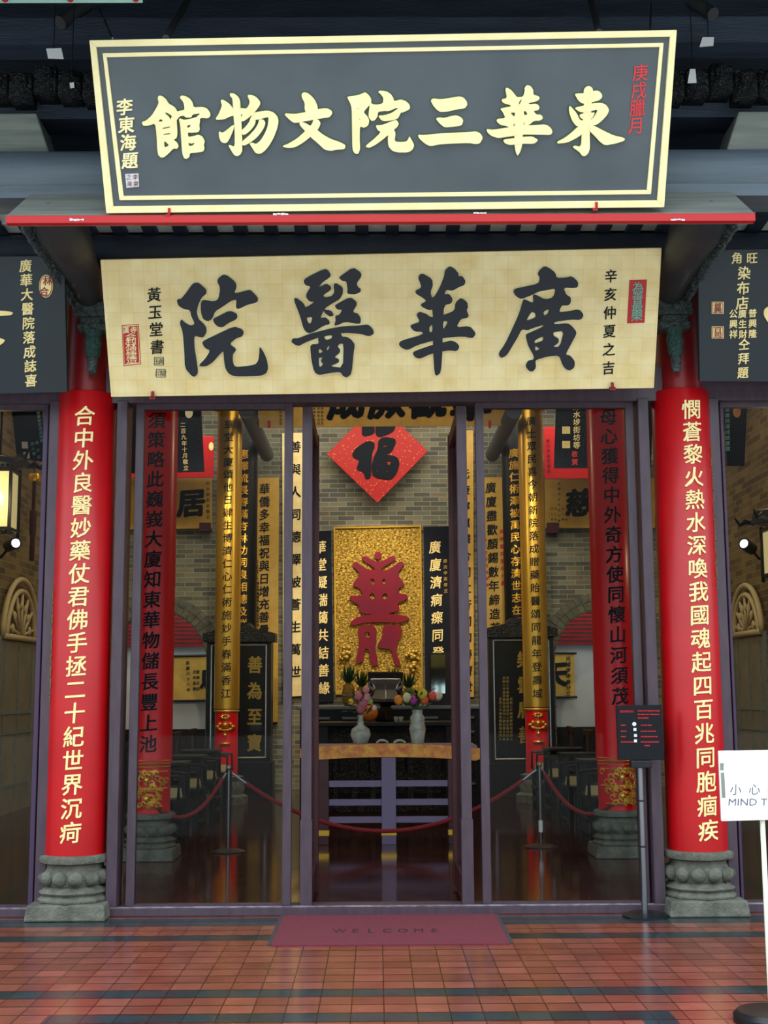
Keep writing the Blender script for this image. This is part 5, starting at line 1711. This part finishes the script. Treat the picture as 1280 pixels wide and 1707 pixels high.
# ------------------------------------------------------------------ rows of dark chairs and tea tables
def chair(x, y, s, label):
    """armchair facing the aisle; s=-1 for the left row"""
    t = thing('armchair', label, 'chair', (x, y, 0), 'dark armchairs along the aisle')
    xf, xr = (x - s * .26, x + s * .26)
    a, b = min(xf, xr), max(xf, xr)
    MB().box(a, b, y - .29, y + .29, .43, .47).build('seat', 'dark_wood', t, bevel=.008)
    MB().box(a + .04, b - .04, y - .25, y + .25, .36, .43).build('apron', 'carved_dark', t)
    for xx in (a, b - .05):
        for yy in (y - .29, y + .24):
            MB().box(xx, xx + .05, yy, yy + .05, 0, .43).build('leg', 'dark_wood', t)
    for zz in (.08, .22):
        MB().box(xf - .02, xf + .02, y - .25, y + .25, zz, zz + .035).build('stretcher', 'dark_wood', t)
    m = MB()
    m.box(min(xr, xr - s * .045), max(xr, xr - s * .045), y - .29, y - .24, .47, 1.0).box(min(xr, xr - s * .045), max(xr, xr - s * .045), y + .24, y + .29, .47, 1.0)
    m.box(min(xr, xr - s * .045), max(xr, xr - s * .045), y - .31, y + .31, .95, 1.02)
    m.build('back_frame', 'dark_wood', t, bevel=.006)
    MB().box(min(xr - s * .01, xr - s * .035), max(xr - s * .01, xr - s * .035), y - .11, y + .11, .47, .96).build('back_splat', 'carved_dark', t)
    for yy in (y - .27, y + .27):
        MB().tube([(xr, yy, .72), (x, yy, .70), (xf, yy, .68), (xf, yy, .47)], .02, 8).build('arm', 'dark_wood', t, smooth=True)


def tea_table(x, y, label):
    t = thing('tea_table', label, 'table', (x, y, 0), 'dark tea tables between the armchairs')
    MB().box(x - .24, x + .24, y - .22, y + .22, .74, .78).build('tabletop', 'dark_wood', t, bevel=.008)
    MB().box(x - .2, x + .2, y - .18, y + .18, .66, .74).build('apron', 'carved_dark', t)
    MB().box(x - .2, x + .2, y - .18, y + .18, .3, .33).build('shelf', 'dark_wood', t)
    for xx in (x - .23, x + .18):
        for yy in (y - .21, y + .16):
            MB().box(xx, xx + .05, yy, yy + .05, 0, .74).build('leg', 'dark_wood', t)


ordn = ['nearest', 'second', 'third', 'farthest']
for s in (-1, 1):
    sd = 'left' if s < 0 else 'right'
    for k, yy in enumerate((12.75, 14.1, 15.45, 16.75)):
        chair(s * 2.25, yy, s, 'dark carved armchair in the %s row along the aisle, %s from the doors' % (sd, ordn[k]))
        tt = thing('name_card', 'small pale card standing on the %s armchair seat of the %s row' % (ordn[k], sd), 'card', (s * 2.08, yy, .47), 'pale cards on the chair seats')
        MB().hexa([(s * 2.06 - .07, yy - .09, .47), (s * 2.06 + .07, yy - .09, .47), (s * 2.06 + .06, yy - .05, .56), (s * 2.06 - .06, yy - .05, .56)], [(s * 2.06 - .07, yy - .01, .47), (s * 2.06 + .07, yy - .01, .47), (s * 2.06 + .06, yy - .045, .56), (s * 2.06 - .06, yy - .045, .56)]).build('card', 'card_stock', tt)
    for k, yy in enumerate((13.43, 14.78, 16.1)):
        tea_table(s * 2.28, yy, 'dark tea table in the %s row, %s from the doors' % (sd, ordn[k] if k < 2 else 'third'))

# ------------------------------------------------------------------ side bays: lanterns, spotlights, plaques, doors
for s, px, pyt, pyb, ptop in ((-1, -2, 786, 884, 765), (1, 1301, 882, 958, 850)):
    sd = 'left' if s < 0 else 'right'
    yl = 12.2
    x = X_(px, 830, yl)
    zt_, zb2, zc = Z_(px, pyt, yl), Z_(px, pyb, yl), Z_(px, ptop, yl)
    hw = .155 if s < 0 else .16
    t = thing('lantern', 'glowing square palace lantern in dark carved frame at the %s edge' % sd, 'lantern', (x, yl, zb2), 'palace lanterns')
    MB().box(x - hw + .012, x + hw - .012, yl - hw + .012, yl + hw - .012, zb2 + .02, zt_ - .02).build('panels', 'lamp_panel', t, label='painted translucent panels')
    m = MB()
    for sx in (-1, 1):
        for sy in (-1, 1):
            m.box(x + sx * hw - .014, x + sx * hw + .014, yl + sy * hw - .014, yl + sy * hw + .014, zb2 - .06, zt_ + .04)
    for zz in (zb2, zt_):
        for sy in (-1, 1):
            m.box(x - hw, x + hw, yl + sy * hw - .01, yl + sy * hw + .01, zz - .015, zz + .015)
            m.box(x + sy * hw - .01, x + sy * hw + .01, yl - hw, yl + hw, zz - .015, zz + .015)
    m.build('frame', 'dark_wood', t)
    m = MB()
    for sx in (-1, 1):
        for k in range(6):
            m.ball((x - hw + .03 + k * .05, yl - hw - .01, zb2 - .03 + .008 * sx), .017, 6, 5)
            m.ball((x - hw + .03 + k * .05, yl - hw - .01, zt_ + .035), .015, 6, 5)
    m.build('fretwork', 'carved_dark', t)
    MB().lathe([(hw * 1.25 * 1.414, zt_ + .05), (hw * 1.35 * 1.414, zt_ + .06), (hw * 1.2 * 1.414, zc - .01), (hw * .8, zc + .02)], x, yl, 4).build('canopy', 'timber_brown', t)
    bpy.context.view_layer.update()
    m = MB()
    for sx in (-1, 1):
        for sy in (-1, 1):
            c = V((x + sx * hw * 1.3, yl + sy * hw * 1.3, zt_ + .08))
            m.tube([c, c + V((sx * .07, sy * .05, .03)), c + V((sx * .12, sy * .09, .0)), c + V((sx * .16, sy * .11, .07))], [.02, .03, .022, .008], 8)
    m.build('corner_birds', 'dark_wood', t, smooth=True, label='dark carved birds at the corners')
    MB().tube([(x, yl, zc), (x, yl, 6.3)], .012, 8).build('rod', 'black_metal', t)
    MB().ball((x + s * -.0, yl - hw + .0, (zb2 + zt_) / 2), .085, 14, 10, (1, .12, 1)).build('bulb_glow', 'lamp_glow', t, smooth='all')
    lamp('lantern_light', 'POINT', (x, yl - .45, (zb2 + zt_) / 2), 9, (1, .82, .5), shadow_soft_size=.12)

for s, px, py, dpx, dpy in ((-1, 20, 908, 27, 905), (1, 1247, 911, 1238, 905)):
    sd = 'left' if s < 0 else 'right'
    ys = 12.9
    c = at(px, py, ys)
    d = (at(dpx, dpy, ys - .08) - c).normalized()
    t = thing('spotlight', 'black can spotlight with glowing lens in the %s side bay' % sd, 'spotlight', tuple(c), 'can spotlights')
    e1 = c + d * .09
    MB().tube([c - d * .08, e1], .062, 18).build('can', 'black_metal', t, smooth=True)
    MB().tube([e1 - d * .004, e1 + d * .004], .044, 18).build('lens', 'spot_glow', t, smooth=True)
    wl = V((s * WX, ys + .3, c.z - .1))
    MB().tube([c - d * .02, c + V((s * .12, .05, -.12)), wl], .016, 8).build('arm', 'black_metal', t, smooth=True)

t = thing('wall_tassel', 'long thin dark red tassel hanging against the left brick wall', 'tassel', (X_(55, 930, 13.3), 13.3, Z_(55, 935, 13.3)))
x = X_(55, 870, 13.3)
q = lambda py: Z_(55, py, 13.3)
MB().lathe([(.05, q(803)), (.065, q(797)), (.05, q(790))], x, 13.3, 14).build('cap', 'gold_bright', t, smooth=True)
MB().lathe([(.022, q(850)), (.022, q(803))], x, 13.3, 10).build('cord', 'maroon_wood', t)
MB().lathe([(.035, q(892)), (.04, q(852)), (.022, q(850))], x, 13.3, 12).build('knot', 'maroon_wood', t, smooth=True)
MB().lathe([(.028, q(935)), (.026, q(893))], x, 13.3, 10).build('fringe', 'maroon_wood', t)
MB().tube([(x, 13.3, q(790)), (x, 13.3, 6.3)], .006, 6).build('line', 'black_metal', t)

for s in (-1, 1):
    sd = 'left' if s < 0 else 'right'
    P = tplane(at(50 if s < 0 else 1225, 770, 12.6), 12)
    cc = [(-60, 640), (66, 645), (70, 772), (24, 766)] if s < 0 else [(1206, 652), (1246, 652), (1241, 777), (1213, 777)]
    if s < 0:
        cc = [(16, 650), (68, 650), (72, 770), (28, 764)]
    t = board('signboard', 'dark hanging plaque with small seals in the %s side bay' % sd, 'sign', P, cc, 'navy_plaque', .05)
    for px in (cc[0][0] + 8, cc[1][0] - 8):
        p = P.pt(px, cc[0][1] + 4, -.02)
        MB().tube([p, V((p.x, p.y, 6.32))], .01, 8).build('hanger', 'black_metal', t)
    m = MB()
    if s < 0:
        letters(m, P, '廣華醫院落成誌慶', (64, 688), (70, 734), 6, lift=.004, depth=.001)
        letters(m, P, '同人敬', (54, 740), (57, 756), 6, lift=.004, depth=.001)
        letters(m, P, '賀立石', (62, 738), (65, 762), 6, lift=.004, depth=.001)
    else:
        letters(m, P, '廣華醫院落成誌喜敬', (1212, 674), (1213, 748), 8.5, lift=.004, depth=.001)
    m.build('lettering', 'teal_letter', t)
    m = MB()
    if s < 0:
        for py in (742, 759):
            m.quad(P, [(36 + (py - 742) * .17, py - 5.5), (46 + (py - 742) * .17, py - 5.5), (47 + (py - 742) * .17, py + 5.5), (37 + (py - 742) * .17, py + 5.5)], .006, .004)
    else:
        q = [(1228 + 6.5 * math.cos(a), 686 + 10 * math.sin(a)) for a in [2 * PI * i / 20 for i in range(20)]]
        m.poly([q], lambda p: P.pt(p[0], p[1], .006), lambda p: P.pt(p[0], p[1], -.002))
    m.build('seal', 'paper' if s < 0 else 'embroidery', t)
    # cream fretwork door on the side wall
    y0, y1 = (15.6, 17.3) if s < 0 else (15.5, 16.9)
    xw = s * (WX - .05)
    t = thing('fret_door', 'cream door with arched fretwork top on the %s side wall' % sd, 'door', (xw, (y0 + y1) / 2, 0), 'fretwork doors')
    MB().box(min(xw, xw + s * .03), max(xw, xw + s * .045), y0, y1, 0, 2.15).build('leaf', 'door_paint', t)
    m = MB()
    for yy in (y0 + .22, (y0 + y1) / 2, y1 - .22):
        m.box(min(xw, xw - s * .012), max(xw, xw - s * .012), yy - .02, yy + .02, .1, 2.1)
    for zz in (.35, 1.0, 1.25):
        m.box(min(xw, xw - s * .011), max(xw, xw - s * .011), y0 + .1, y1 - .1, zz - .02, zz + .02)
    m.build('moulding', 'timber_grey', t)
    m = MB()
    yc, rr = (y0 + y1) / 2, (y1 - y0) / 2 - .05
    for r in (rr, rr * .8):
        m.tube([(xw - s * .02, yc - r * math.cos(a), 2.2 + r * math.sin(a) * .95) for a in [PI * i / 18 for i in range(19)]], .035, 8)
    m.tube([(xw - s * .02, yc - rr, 2.2), (xw - s * .02, yc + rr, 2.2)], .04, 8)
    for k in range(7):
        a = PI * (k + .5) / 7
        m.tube([(xw - s * .02, yc - .1 * math.cos(a), 2.25), (xw - s * .02, yc - rr * .78 * math.cos(a), 2.2 + rr * .74 * math.sin(a))], .022, 6)
        m.ball((xw - s * .02, yc - rr * .5 * math.cos(a), 2.22 + rr * .5 * math.sin(a)), .06, 8, 6, (.4, 1, 1))
    m.build('fretwork', 'cream_fret', t, smooth='all')
    MB().box(min(xw, xw - s * .02), max(xw, xw - s * .02), y0 - .08, y0 + .04, 0, 2.2).build('jamb', 'timber_grey', t)
    MB().box(min(xw, xw - s * .02), max(xw, xw - s * .02), y1 - .04, y1 + .08, 0, 2.2).build('jamb', 'timber_grey', t)

bpy.data.objects.remove(_to)
bpy.data.curves.remove(_tc)
